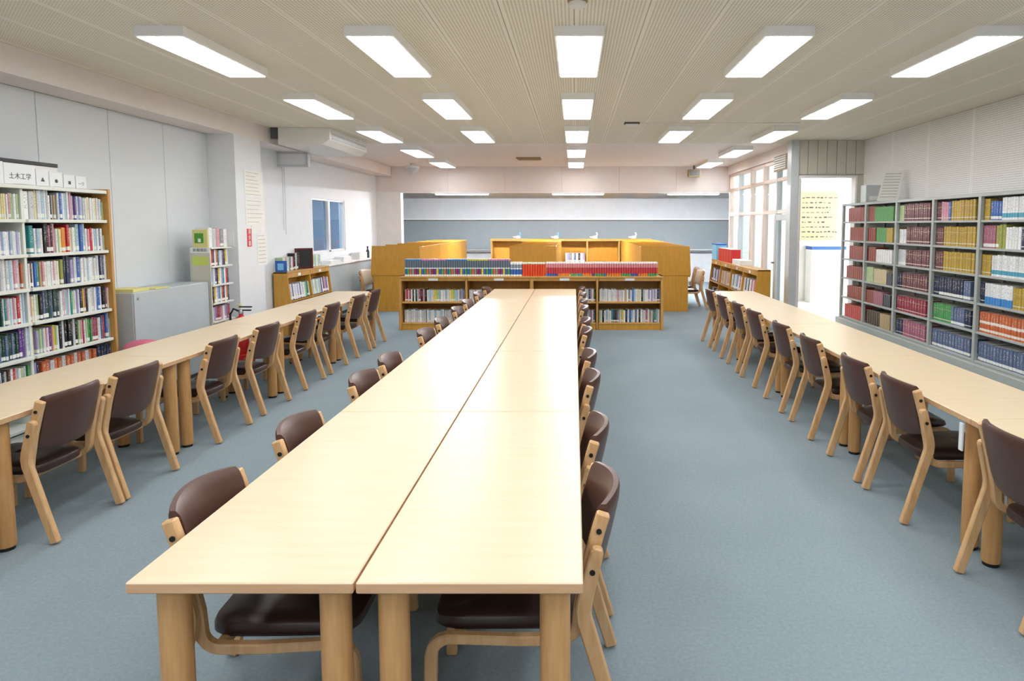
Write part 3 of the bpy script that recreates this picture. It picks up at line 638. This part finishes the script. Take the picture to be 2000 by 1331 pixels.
def right_row(r, segs):
    z = RZ[r]
    for a, b, n, h, c, mat in segs:
        pa, pb = 1630 + a / 3.17, 1630 + b / 3.17
        ya, yb = y_at(pa, XK + .03, z + .1), y_at(pb, XK + .03, z + .1)
        mid = (ya + yb) / 2; bi = max(0, sum(1 for p in py_ if p > mid) - 1); bi = min(bi, 4)
        hi, lo = py_[bi] - .027, py_[bi + 1] + .027
        ya, yb = min(ya, hi), max(yb, lo)
        if ya - yb < .03: continue
        wd = (ya - yb) / n
        lab = 'its run'; key = (c, bi, r)
        k = uniq(key)
        if k > 1: lab = 'nearer run'
        grp = '%s volumes, shelf %d, %s' % (c, r + 1, bayname[bi])
        lean = .12 if (c == 'crimson') else 0
        for i in range(n):
            yc = ya - wd * (i + .5); hh = h * random.uniform(.97, 1.02)
            if bi < 2: far_vols.append((c, XK + .035, yc, z, wd * .93, hh)); continue
            o = book(XK + .035 + random.uniform(0, .006), yc, z, wd * .93, .19, hh, -math.pi / 2, c, mat, '%s volume, %s from left of %s, %s, %s shelf' % (c, nth(i + 1), lab, bayname[bi], nth(r + 1)), grp, 'bound volume', 'bound_volume')
V = 'book_volume'; Lb = 'book_labelled'
right_row(0, [(85, 182, 8, .21, 'brick red', V), (200, 246, 4, .21, 'brick red', V), (247, 362, 9, .2, 'green', V), (385, 426, 4, .2, 'pale green', V), (427, 586, 12, .215, 'maroon', V), (612, 656, 3, .215, 'maroon', V), (658, 700, 3, .215, 'pink', V), (701, 716, 1, .215, 'blue', V), (718, 866, 9, .22, 'gold', V), (905, 958, 3, .215, 'gold', V), (962, 1030, 4, .19, 'blue', Lb), (1032, 1185, 9, .22, 'white', 'book_tealbase')])
right_row(1, [(95, 180, 7, .2, 'brick red', V), (205, 250, 4, .2, 'brick red', V), (256, 320, 5, .195, 'green', V), (320, 356, 3, .195, 'gold', V), (385, 438, 3, .18, 'white', Lb), (440, 582, 11, .21, 'maroon', V), (606, 666, 4, .21, 'maroon', V), (670, 866, 12, .215, 'gold', V), (890, 990, 10, .23, 'rose', Lb), (992, 1052, 3, .235, 'olive', 'book_mixed'), (1054, 1148, 5, .215, 'white', 'book_mixed'), (1150, 1185, 2, .2, 'navy', V)])
right_row(2, [(90, 176, 7, .2, 'brick red', V), (205, 250, 4, .2, 'brick red', V), (254, 354, 7, .18, 'white', Lb), (382, 436, 4, .2, 'pale grey', Lb), (438, 578, 10, .21, 'maroon', V), (602, 664, 4, .21, 'maroon', V), (668, 858, 11, .215, 'gold', V), (886, 962, 4, .215, 'gold', V), (965, 1185, 13, .215, 'white', 'book_tealbase')])
right_row(3, [(72, 172, 8, .19, 'brick red', V), (192, 236, 4, .21, 'pale green', Lb), (240, 318, 6, .2, 'beige', V), (320, 350, 3, .165, 'navy', Lb), (380, 410, 2, .19, 'navy', V), (412, 568, 11, .2, 'maroon', V), (590, 640, 4, .215, 'navy', V), (641, 790, 9, .215, 'navy', Lb), (792, 838, 3, .205, 'slate blue', Lb), (885, 920, 2, .22, 'navy', V), (922, 1096, 10, .215, 'white', 'book_bluebase'), (1098, 1185, 5, .21, 'gold', V)])
right_row(4, [(75, 166, 7, .19, 'brick red', V), (192, 236, 4, .18, 'brick red', V), (237, 294, 5, .185, 'rose', V), (296, 340, 4, .17, 'navy', V), (380, 560, 11, .2, 'crimson', V), (586, 716, 10, .205, 'green', V), (717, 798, 5, .2, 'slate blue', Lb), (800, 838, 2, .2, 'navy', V), (880, 1185, 16, .215, 'burnt orange', 'book_orange')])
right_row(5, [(60, 160, 8, .2, 'red', V), (190, 272, 6, .2, 'dark brown', V), (276, 338, 5, .2, 'tan', V), (376, 416, 2, .2, 'navy', V), (418, 556, 9, .205, 'rose', V), (592, 832, 13, .2, 'slate blue', Lb), (860, 1185, 15, .2, 'slate blue', Lb)])
fv = MB(); fcols = sorted({v[0] for v in far_vols})
for c in fcols: plain('far_' + c.replace(' ', '_'), C[c], .5, var=.2, scale=25)
for c, x_, y_, z_, w_, h_ in far_vols: fv.box(x_, x_ + .19, y_ - w_ / 2, y_ + w_ / 2, z_, z_ + h_, fcols.index(c))
o = fv.build('bound_volumes', ['far_' + c.replace(' ', '_') for c in fcols], None, .002); o['kind'] = 'stuff'; tag(o, 'rows of small bound volumes in the two bays nearest the doorway, right bookcase', 'bound volumes')
# things on top of the right bookcase
yt = y_at(1740, XK + .1, RT)
t = thing('display_board', 'white text board leaning on top of the right grey bookcase', 'board', (x_at(1733, yt, RT), yt, RT)); t.rotation_euler = (math.radians(-10), 0, math.radians(-18))
MB().prism([(-.13, 0), (.13, 0), (.21, .43), (-.03, .43)], 'y', 0, .012).build('panel', 'paper', t, .002)
for i in range(9): z = .05 + i * .04; box('printed_line', (-.1 + z * .2, .1 + z * .2, -.001, 0, z, z + .01), 'ink_pale', t)
MB().prism([(.0, .002), (.12, .023), (.012, .40)], 'x', .1, .112).build('prop', 'dark', t)
yt = y_at(1706, XK + .12, RT)
t = thing('book_end_box', 'grey upright file box behind the leaning text board', 'box', (x_at(1707, yt, RT), yt, RT)); box('box', (-.12, .12, 0, .18, 0, .25), 'grey_frame', t, .004); box('label', (-.07, .07, -.002, 0, .03, .09), 'paper', t)
# ------------------------------------------------------------------ middle low bookcase
YM = 10.42
mx = [x_at(p, YM, .5) for p in (782, 911, 1038.5, 1166.5, 1293)]
mz = z_at(540, YM); m1, m2 = z_at(590, YM), z_at(631, YM); dm = .42
mb = thing('low_bookcase', 'long low oak bookcase facing the central tables', 'bookcase', (0, YM, 0))
for i, x_ in enumerate(mx):
    w = .02 if i in (0, 4) else (.027 if i == 2 else .015)
    MB().prism([(-.05 if i in (0, 4) else -.02, 0), (dm, 0), (dm, mz), (.0, mz)], 'x', x_ - w, x_ + w).build('side_panel' if i in (0, 4) else 'divider', 'oak_end', mb, .003)
for a, b in zip(mx[:-1], mx[1:]):
    a_, b_ = a + .022, b - .022
    box('top_rail', (a_, b_, .0, .02, mz - .075, mz - .03), 'oak_end', mb, .003)
    box('shelf', (a_, b_, -.01, dm - .01, m1 - .025, m1), 'oak_end', mb, .003); box('shelf', (a_, b_, -.02, dm - .01, m2 - .025, m2), 'oak_end', mb, .003)
    box('plinth', (a_, b_, -.015, .005, 0, m2 - .026), 'oak', mb, .002)
    l_ = box('label_card', ((a + b) / 2 - .075 , (a + b) / 2 + .075, -.004, 0, mz - .068, mz - .022), 'card_white', mb)
box('top_board', (mx[0] - .02, mx[-1] + .02, -.012, dm, mz - .03, mz), 'oak_end', mb, .004)
box('back_panel', (mx[0], mx[-1], dm - .008, dm, .02, mz - .03), 'oak', mb)
def X4(c, base=780, s=7.143): return x_at(base + c / s, YM, mz)
def series(xa, xb, n, h, mat, colrs, desc, group):
    wd = (xb - xa) / n
    for i in range(n):
        c = colrs[i % len(colrs)]
        book(xa + wd * (i + .5), YM + .03, mz, wd * .88, .18, h, 0, c, mat, desc % nth(i + 1), group, 'series book', 'series_book')
hg = z_at(507, YM) - mz; hw_ = z_at(513, YM) - mz
sq = ['blue', 'green', 'burnt orange', 'grey', 'crimson', 'purple', 'yellow']
blocks = [(68, 300, 7, 'blue', 'first'), (302, 648, 10, 'pink', 'second'), (650, 938, 9, 'blue', 'third'), (940, 1238, 9, 'yellow', 'fourth'), (1240, 1540, 9, 'pink', 'fifth')]
for a, b, n, cap, k in blocks:
    wd = (X4(b) - X4(a)) / n
    series(X4(a), X4(b), n, hg, 'series_' + cap, sq, 'grey book with %s top strip, %%s in %s block from left, low oak bookcase' % (cap, k), '%s block of grey series books' % k)
series(X4(1545), X4(1710), 4, hw_ , 'series_white', ['blue'], 'white and blue spined book, %s from left, between grey and orange-red sets', 'white and blue series books')
series(X4(1715), x_at(1064.5, YM, mz), 9, hw_ * .97, 'series_orange', ['orange-red'], 'plain orange-red book, %s from left of its set, atop low oak bookcase', 'orange-red series books')
rb = [('blue', 4), ('purple', 1), ('orange', 5), ('green', 3), ('teal', 2), ('orange', 4), ('purple', 1), ('green', 4), ('blue', 1), ('orange', 6), ('green', 4), ('blue', 2), ('purple', 1), ('orange', 4), ('green', 4)]
xa, xb = x_at(1066, YM, mz), x_at(1285, YM, mz); tot = sum(n for _, n in rb); wd = (xb - xa) / tot; k = 0
for bi, (c, n) in enumerate(rb):
    series(xa + wd * k, xa + wd * (k + n), n, hw_ * 1.0, 'series_red', [c], 'red book with %s foot, %%s in %s colour block from left, low oak bookcase' % (c, nth(bi + 1)), 'red series books, block %d' % (bi + 1)); k += n
def mid_row(z, bay, shelf, segs):
    idx = 0
    for a, b, n, h, cols in segs:
        xa, xb = x_at(a, YM, z), x_at(b, YM, z); wd = (xb - xa) / n
        for i in range(n):
            idx += 1; c = cols[i % len(cols)]
            book(xa + wd * (i + .5), YM + .05 + random.uniform(0, .02), z, wd * .93, .17, h * random.uniform(.94, 1.04), 0, c, 'book_mixed', '%s paperback, %s from left, %s shelf, %s bay, low oak bookcase' % (c, nth(idx), shelf, bay), '%s shelf, %s bay of low oak bookcase' % (shelf, bay), 'paperback', 'paperback')
mid_row(m1, 'leftmost', 'upper', [(789, 816, 9, .19, ['pink', 'red', 'white', 'crimson', 'white', 'black', 'white', 'dark green', 'white']), (816, 832, 4, .2, ['rose', 'dark brown', 'pink', 'black']), (832, 896, 16, .19, ['white', 'pale blue', 'white', 'cream', 'yellow', 'pale green', 'pale blue', 'white']), (896, 907, 3, .19, ['grey', 'lilac', 'grey'])])
mid_row(m2, 'leftmost', 'lower', [(788, 831, 10, .2, ['pale grey', 'white', 'pale grey']), (832, 866, 9, .195, ['white', 'pale blue', 'white']), (867, 905, 9, .19, ['pale grey'])])
mid_row(m1, 'second', 'upper', [(915, 960, 12, .185, ['white', 'white', 'pale grey', 'pink'])])
mid_row(m1, 'third', 'upper', [(1130, 1150, 5, .19, ['white', 'pale grey', 'navy']), (1150, 1163, 4, .195, ['navy', 'lilac', 'cream', 'dark green'])])
mid_row(m2, 'third', 'lower', [(1138, 1153, 4, .195, ['white', 'pale blue']), (1153, 1162, 3, .195, ['rose', 'white', 'blue'])])
mid_row(m1, 'rightmost', 'upper', [(1171, 1206, 12, .195, ['white', 'white', 'pale grey']), (1206, 1235, 8, .185, ['pink', 'white', 'pale grey', 'white', 'tan', 'white', 'grey', 'white']), (1235, 1242, 2, .2, ['blue', 'pale blue']), (1242, 1264, 6, .195, ['white', 'cream', 'white', 'dark green', 'pale grey', 'white']), (1264, 1284, 7, .19, ['white', 'lilac']), (1284, 1290, 2, .2, ['navy', 'slate blue'])])
mid_row(m2, 'rightmost', 'lower', [(1170, 1180, 3, .2, ['pale green', 'white', 'black']), (1180, 1194, 4, .195, ['white', 'pale blue', 'white', 'white']), (1194, 1214, 5, .2, ['teal', 'navy', 'dark brown', 'grey', 'pale grey']), (1214, 1222, 2, .2, ['yellow', 'white']), (1222, 1248, 7, .2, ['navy', 'white', 'blue', 'pale blue', 'white', 'slate blue', 'white']), (1248, 1262, 4, .2, ['black', 'white', 'pale grey', 'white']), (1262, 1289, 8, .2, ['rose', 'white', 'tan', 'pale grey', 'slate blue', 'green', 'pale blue', 'white'])])
# ------------------------------------------------------------------ slanted low racks
def rack(name, label, loc, rz, n, wb, H=.95, d0=.2, d1=.31):
    # length along local x, front towards local -y, back at y=0
    t = thing(name, label, 'bookcase', loc, rz)
    for i in range(n + 1):
        xx = i * wb; w = .014
        MB().prism([(-d1, 0), (0, 0), (0, H), (-d0, H)], 'x', xx - w, xx + w).build('end_panel' if i in (0, n) else 'divider', 'oak', t, .003)
    for i in range(n):
        a, b = i * wb + .016, (i + 1) * wb - .016
        box('top_rail', (a, b, -d0 - .012, -d0 + .012, H - .09, H - .022), 'oak_end', t, .003)
        for z in (.50, .12):
            f = -(d0 + (d1 - d0) * (1 - z / H)); MB().prism([(f, z), (-.01, z - .06), (-.01, z - .04), (f, z + .022)], 'x', a, b).build('shelf', 'oak_end', t, .002)
        box('label_card', ((a + b) / 2 - .05, (a + b) / 2 + .05, -d0 - .014, -d0 - .012, H - .075, H - .035), 'card_white', t)
    box('top_board', (-.014, n * wb + .014, -d0 - .012, 0, H - .02, H), 'oak_end', t, .003)
    box('back_panel', (0, n * wb, -.008, 0, .05, H - .02), 'oak', t)
    return t
def rack_books(t, rz, i, wb, z, spec, where, flip, H=.95, d0=.2, d1=.31):
    base = t.location; cs, sn = math.cos(rz), math.sin(rz); a = i * wb + .05; n = sum(s[1] for s in spec); wd = (wb - .09) / n; k = 0
    f = -(d0 + (d1 - d0) * (1 - z / H)) + .03
    for cols, m, h in spec:
        for q in range(m):
            lx_ = a + wd * (k + .5); k += 1; c = cols[q % len(cols)]
            kk = (n + 1 - k) if flip else k
            o = book(base.x + lx_ * cs - f * sn, base.y + lx_ * sn + f * cs, z + .026, wd * .92, .15, h * random.uniform(.95, 1.03), rz, c, 'book_mixed', '%s book, %s from the near end, %s' % (c, nth(kk), where), 'books in ' + where, 'book', 'other_book')  # ordinary books, cover type unknown, named apart from the left bookcase's
            o.rotation_euler = (-.1, 0, rz)
wbL = .83; yr = 9.86
r1 = rack('book_rack', 'low slanted oak rack below the left inner window', (XN + .03, yr, 0), math.pi / 2, 2, wbL)
rack_books(r1, math.pi / 2, 0, wbL, .50, [(['lilac', 'white', 'slate blue', 'white', 'pale grey', 'white'], 12, .24), (['pale green', 'teal', 'dark green'], 4, .24)], 'near bay of left slanted rack', False)
rack_books(r1, math.pi / 2, 1, wbL, .50, [(['pale green', 'pale blue', 'white'], 8, .24), (['purple', 'white', 'navy', 'pink', 'lilac'], 7, .25)], 'far bay of left slanted rack', False)
rack_books(r1, math.pi / 2, 1, wbL, .12, [(['white', 'navy', 'pale blue', 'white'], 8, .24)], 'lower far bay of left slanted rack', False)
# books and frame standing on the left rack
def topbook(px0, px1, n, h, cols, X, zt, lab, dpt=.15):
    ya, yb = y_at(px0, X, zt + .1), y_at(px1, X, zt + .1); wd = (yb - ya) / n
    for i in range(n):
        c = cols[i % len(cols)]; book(X, ya + wd * (i + .5), zt, wd * .93, dpt, h, math.pi / 2, c, 'book_mixed', '%s book, %s from near end, atop left slanted rack%s' % (c, nth(i + 1), lab), 'books on top of the left slanted rack', 'book', 'other_book')
zr = .95
t = thing('display_book', 'blue and white book standing face-out on near end of left rack', 'book', (XN + .13, yr + .03, zr)); box('cover', (-.085, .085, 0, .02, 0, .17), 'blue', t, .002); box('title_panel', (-.05, .04, -.002, 0, .03, .13), 'sky_blue', t)
topbook(552, 574, 9, .21, ['pale green', 'white', 'pink', 'pale green', 'white', 'teal', 'rose', 'white', 'crimson'], XN + .11, zr, '', .1)
topbook(575, 585, 4, .26, ['black', 'white', 'black', 'black'], XN + .11, zr, ' beside the frame', .1)
ypf = y_at(594, XN + .14, 1.1)
t = thing('picture_frame', 'maroon framed dark picture standing on the left slanted rack', 'picture', (XN + .14, ypf, zr)); t.rotation_euler = (0, 0, math.radians(38))
for d_ in ((-.14, -.11, 0, .02, 0, .33), (.11, .14, 0, .02, 0, .33), (-.11, .11, 0, .02, 0, .03), (-.11, .11, 0, .02, .3, .33)): box('frame', d_, 'maroon', t, .003)
box('picture', (-.11, .11, .006, .016, .03, .3), 'dark', t); box('support', (-.02, .02, .02, .1, 0, .2), 'maroon', t)
topbook(612, 626, 5, .2, ['pale green', 'pale blue', 'white'], XN + .11, zr, ' beyond the frame', .1)
# right rack
wbR = .86; yq = 10.36; xq = 3.06
r2 = rack('book_rack', 'long slanted oak rack in front of the glazed partition', (xq, yq + 4 * wbR, 0), -math.pi / 2, 4, wbR)
for i, sp in enumerate(([(['dark brown', 'lilac', 'pale grey'], 9, .25)], [(['cream', 'pink', 'beige'], 10, .25)], [(['white', 'pale blue', 'slate blue', 'white'], 9, .25), (['rose', 'white'], 3, .24)], [(['white', 'pale grey', 'black'], 8, .25), (['red', 'white', 'pink'], 5, .25)])):
    rack_books(r2, -math.pi / 2, i, wbR, .50, sp, '%s bay of right slanted rack' % ('farthest', 'third', 'second', 'nearest')[i], True)
rack_books(r2, -math.pi / 2, 0, wbR, .12, [(['black', 'dark brown', 'grey', 'white'], 9, .25)], 'lower farthest bay of right slanted rack', True)
rack_books(r2, -math.pi / 2, 1, wbR, .12, [(['white', 'dark green', 'teal', 'pale grey', 'pink'], 9, .25)], 'lower third bay of right slanted rack', True)
ya, yb = y_at(1432, 2.9, 1.1), y_at(1406, 2.9, 1.1)
for i in range(5):
    w = (yb - ya) / 5
    t = thing('file_box', 'red file box on right slanted rack, %s from the doorway' % nth(i + 1), 'file box', (2.9, ya + w * (i + .5), .95), 0, 'red file boxes'); box('box', (-.03, .14, -w * .47, w * .47, 0, .25), 'red', t, .003); box('opening', (-.025, .135, -w * .4, w * .4, .25, .254), 'paper', t); box('spine_label', (-.031, -.03, -w * .3, w * .3, .08, .14), 'red', t)
t = thing('storage_box', 'pale blue box behind the red files on right rack', 'box', (2.95, yb + .3, .95)); box('box', (-.1, .1, -.22, .22, 0, .3), 'sky_blue', t, .006); box('lid', (-.105, .105, -.225, .225, .3, .33), 'blue', t, .004)
t = tag(MB().box(-.1, .1, -.3, .3, 0, .09).build('magazine_pile', 'paper', None, .004), 'white magazine pile on near end of right slanted rack', 'magazines'); t.location = (2.96, ya - .4, .95)
# ------------------------------------------------------------------ study carrels
def carrel_row(sx, xfront, xback, which, y0_=12.66, n=6, wu=.92):
    # sx=-1: reader sits at smaller x ; panels run along y
    def make(last):
        t = thing('study_carrel', 'x', 'carrel')
        W_ = abs(xback - xfront); s = 1 if xback > xfront else -1
        def P(pts): return [(s * p[0], p[1]) for p in pts]
        for k, yy in enumerate([0, wu - .024] if last else [0]):
            MB().prism(P([(0, .69), (.03, 1.256), (W_, 1.256), (W_, .69)]), 'y', yy, yy + .024).build('hood_panel', 'oak', t, .003)
            MB().prism(P([(.05, 0), (.05, .685), (W_ - .02, .685), (W_ - .02, 0)]), 'y', yy + .004, yy + .022).build('leg_panel', 'oak', t, .003)
        a, b = sorted((s * (W_ - .02), s * W_)); MB().box(a, b, .024, wu, .3, 1.24).build('back_panel', 'oak', t, .002)
        a, b = sorted((s * .01, s * (W_ - .02))); MB().box(a, b, .024, wu - .0, .66, .69).build('desktop', 'oak_end', t, .003)
        a, b = sorted((s * (W_ * .6), s * (W_ - .02))); MB().box(a, b, .024, wu, 1.0, 1.02).build('shelf', 'oak_end', t, .002)
        return t
    p = make(False)
    for i in range(n):
        o = p if i == 0 else (make(True) if i == n - 1 else copy_tree(p))
        o.location = (xfront, y0_ + i * wu, 0); tag(o, 'oak study carrel, %s row, %s from the camera' % (which, nth(i + 1)), 'carrel', 'study carrels')
yz = 12.66
carrel_row(-1, x_at(723.5, yz, 1.0), x_at(820, yz, 1.0), 'left')
carrel_row(-1, x_at(993, yz, 1.0), x_at(1086, yz, 1.0), 'centre')
carrel_row(1, x_at(1350, yz, 1.0), x_at(1252, yz, 1.0), 'right')
cc = make_chair('beech', 'cream_vinyl', 'seat_vinyl')
cc.location = (-3.9, 13.1, 0); cc.rotation_euler = (0, 0, math.radians(-100)); cc.name = 'carrel_chair'; tag(cc, 'cream-backed wooden chair left of the left study carrels', 'chair', 'carrel chairs')
for i, (x_, y_, r_) in enumerate(((2.26, 13.15, 96), (2.30, 13.95, 84))):
    o = copy_tree(cc); o.location = (x_, y_, 0); o.rotation_euler = (0, 0, math.radians(r_)); tag(o, 'cream-backed wooden chair right of the right study carrels, %s' % ('nearer one', 'farther one')[i], 'chair', 'carrel chairs')
# ------------------------------------------------------------------ alcove
YA = 18.35
ab = thing('alcove_bookcase', 'wide oak cubby bookcase in front of the alcove blackboard', 'bookcase', (0, YA, 0))
axs = [x_at(p, YA, 1.1) for p in (960, 1021, 1083, 1147, 1209.5, 1271)]; za = z_at(467, YA)
for x_ in axs: box('divider', (x_ - .022, x_ + .022, 0, .35, 0, za - .06), 'oak_end', ab, .004)
box('top_board', (axs[0] - .03, axs[-1] + .03, -.01, .36, za - .06, za), 'oak_end', ab, .004)
for a, b in zip(axs[:-1], axs[1:]): 
    for z in (.1, .64): box('shelf', (a + .024, b - .024, .01, .35, z - .03, z), 'oak_end', ab, .004)
box('back_panel', (axs[0], axs[-1], .34, .36, .05, za - .06), 'oak', ab)
xa, xb = x_at(1104, YA, .8), x_at(1142, YA, .8)
for i in range(9): w = (xb - xa) / 9; c = ['white', 'lilac', 'grey', 'white', 'slate blue', 'white', 'black', 'white', 'lilac'][i]; book(xa + w * (i + .5), YA + .03, .64, w * .92, .2, .24, 0, c, 'book_labelled', '%s book, %s from left, in the alcove cubby bookcase' % (c, nth(i + 1)), 'books in the alcove cubbies', 'book', 'other_book')
# small folded ornaments on top
for i, (p, c) in enumerate(((1012, 'sky_blue'), (1086, 'sky_blue'), (1162, 'white_paint'), (1238, 'white_paint'))):
    x_ = x_at(p, YA + .1, za); t = thing('ornament', 'small %s swan-shaped ornament on cubby bookcase, %s from left' % ('white and blue' if i < 2 else 'white', nth(i + 1)), 'ornament', (x_, YA + .12, za), 0, 'swan ornaments')
    MB().lathe([(.05, 0), (.075, .03), (.06, .07), (.02, .09)], 0, 0, 12).build('body', 'white_paint', t, 0, True)
    MB().tube([(-.04, 0, .05), (-.1, 0, .045), (-.15, 0, .055)], [.03, .022, .006], 8).build('tail', 'white_paint', t, 0, True)
    MB().tube([(.04, 0, .07), (.065, 0, .12), (.05, 0, .165), (.02, 0, .165)], [.03, .022, .024, .008], 8).build('neck', c, t, 0, True)
bb = thing('blackboard', 'long dark grey blackboard on the alcove wall', 'blackboard', (0, 19.28, 0))
zb0, zb1 = z_at(487, 19.28), z_at(430, 19.28)
box('board', (-6.3, 5.4, -.0, .02, zb0, zb1), 'blackboard', bb); box('rail', (-6.3, 5.4, -.02, .02, zb1, zb1 + .035), 'white_paint', bb, .004); box('chalk_tray', (-6.3, 5.4, -.07, .02, zb0 - .04, zb0), 'grey_frame', bb, .004); box('rail', (-6.3, 5.4, -.01, .02, zb0 - .12, zb0 - .09), 'dark_grey', bb, .003); box('rail', (-6.3, 5.4, -.006, .02, zb1 - .02, zb1), 'dark', bb)
# ------------------------------------------------------------------ left counter under the window
ct = thing('window_counter', 'low grey cabinet with white top below the blue inner window', 'cabinet', (XN, 11.6, 0))
box('body', (0, .2, 0, 3.4, .06, .93), 'cabinet_grey', ct, .006); box('top', (0, .225, -.01, 3.41, .93, .96), 'white_paint', ct, .004); box('plinth', (0, .17, .02, 3.38, 0, .06), 'dark_grey', ct)
for i, (yy, ll, hh) in enumerate(((11.75, .5, .06), (12.4, .45, .1), (13.3, .5, .14))):
    t = tag(MB().box(0, .17, 0, ll, 0, hh).build('paper_pile', 'paper', None, .003), 'white paper pile on window counter, %s from the camera' % nth(i + 1), 'paper', 'paper piles'); t.location = (XN + .03, yy, .96)
t = thing('bottle', 'small dark bottle at the far end of the window counter', 'bottle', (XN + .12, 14.1, .96)); MB().lathe([(.035, 0), (.035, .14), (.015, .18), (.015, .22)]).build('body', 'dark', t, 0, True); MB().lathe([(.018, .22), (.018, .245)]).build('cap', 'black', t)
# office furniture and an added fill lamp behind the glass
t = thing('office_desk', 'grey desk with stacked boxes seen through the inner window', 'desk', (-5.6, 12.4, 0)); box('desk_top', (-.4, .4, -.9, .9, .98, 1.02), 'grey_frame', t); box('pedestal', (-.35, .35, -.85, .85, 0, .98), 'steel_grey', t)
t = thing('office_box', 'dark box on lilac tray inside the office window', 'box', (-5.5, 12.3, 1.02)); box('box', (-.2, .2, -.2, .2, .12, .42), 'dark', t, .01); box('tray', (-.25, .25, -.25, .25, 0, .12), 'card_white', t, .01)
t = thing('office_blind', 'pale blind in the upper part of office behind inner window', 'blind', (-6.6, 12.6, 1.75))
for i in range(12): box('slat', (0, .02, -2.2, 2.2, i * .09, i * .09 + .075), 'card_white', t)
t = thing('office_fill_lamp', 'unseen lamp added to light the office behind the inner window', 'lamp', (-5.5, 12.6, 2.82)); box('housing', (-.15, .15, -.6, .6, .02, .08), 'white_plastic', t); box('diffuser', (-.14, .14, -.58, .58, 0, .02), 'lamp_office_fill', t)  # unseen fixture added only to brighten the office through its window
# ------------------------------------------------------------------ corridor things
yp = 14.49; x0, x1 = x_at(1562, yp, 1.8), x_at(1635, yp, 1.8); z0, z1 = z_at(470, yp), z_at(375, yp)
t = thing('hand_written_poster', 'large beige handwritten paper poster on the corridor wall', 'poster', ((x0 + x1) / 2, yp, z0)); w = (x1 - x0) / 2; h = z1 - z0
box('sheet', (-w, w, 0, .006, 0, h), 'paper_beige', t)
for i in range(9):
    z = h * (.06 + .1 * i)
    xx = -w * .88
    while xx < w * random.uniform(.3, .9):
        l = random.uniform(.03, .09); box('written_mark', (xx, xx + l, -.001, 0, z + random.uniform(0, .012), z + random.uniform(.02, .04)), 'ink', t); xx += l + random.uniform(.015, .05)
xa, xb = x_at(1581, 14.2, .8), x_at(1648, 14.2, .8)
t = thing('corridor_counter', 'low white counter with blue edge in the corridor', 'counter', (xa, 14.1, 0)); box('body', (0, xb - xa, 0, .36, 0, z_at(488, 14.1)), 'corridor_white', t, .006); zt = z_at(488, 14.1); box('edge_strip', (0, xb - xa, -.01, .36, zt, zt + .07), 'blue', t, .004); box('top', (-.03, xb - xa + .03, -.02, .37, zt + .07, zt + .09), 'white_paint', t, .003)
t = thing('wall_grille', 'small grey louvred grille at the top of the glazed partition', 'vent', (XP - .105, 11.3, 2.56)); box('frame', (0, .015, -.35, .35, 0, .26), 'vent_tan', t, .003)
for i in range(6): box('slat', (-.01, 0, -.32, .32, .03 + i * .037, .05 + i * .037), 'grey_frame', t)
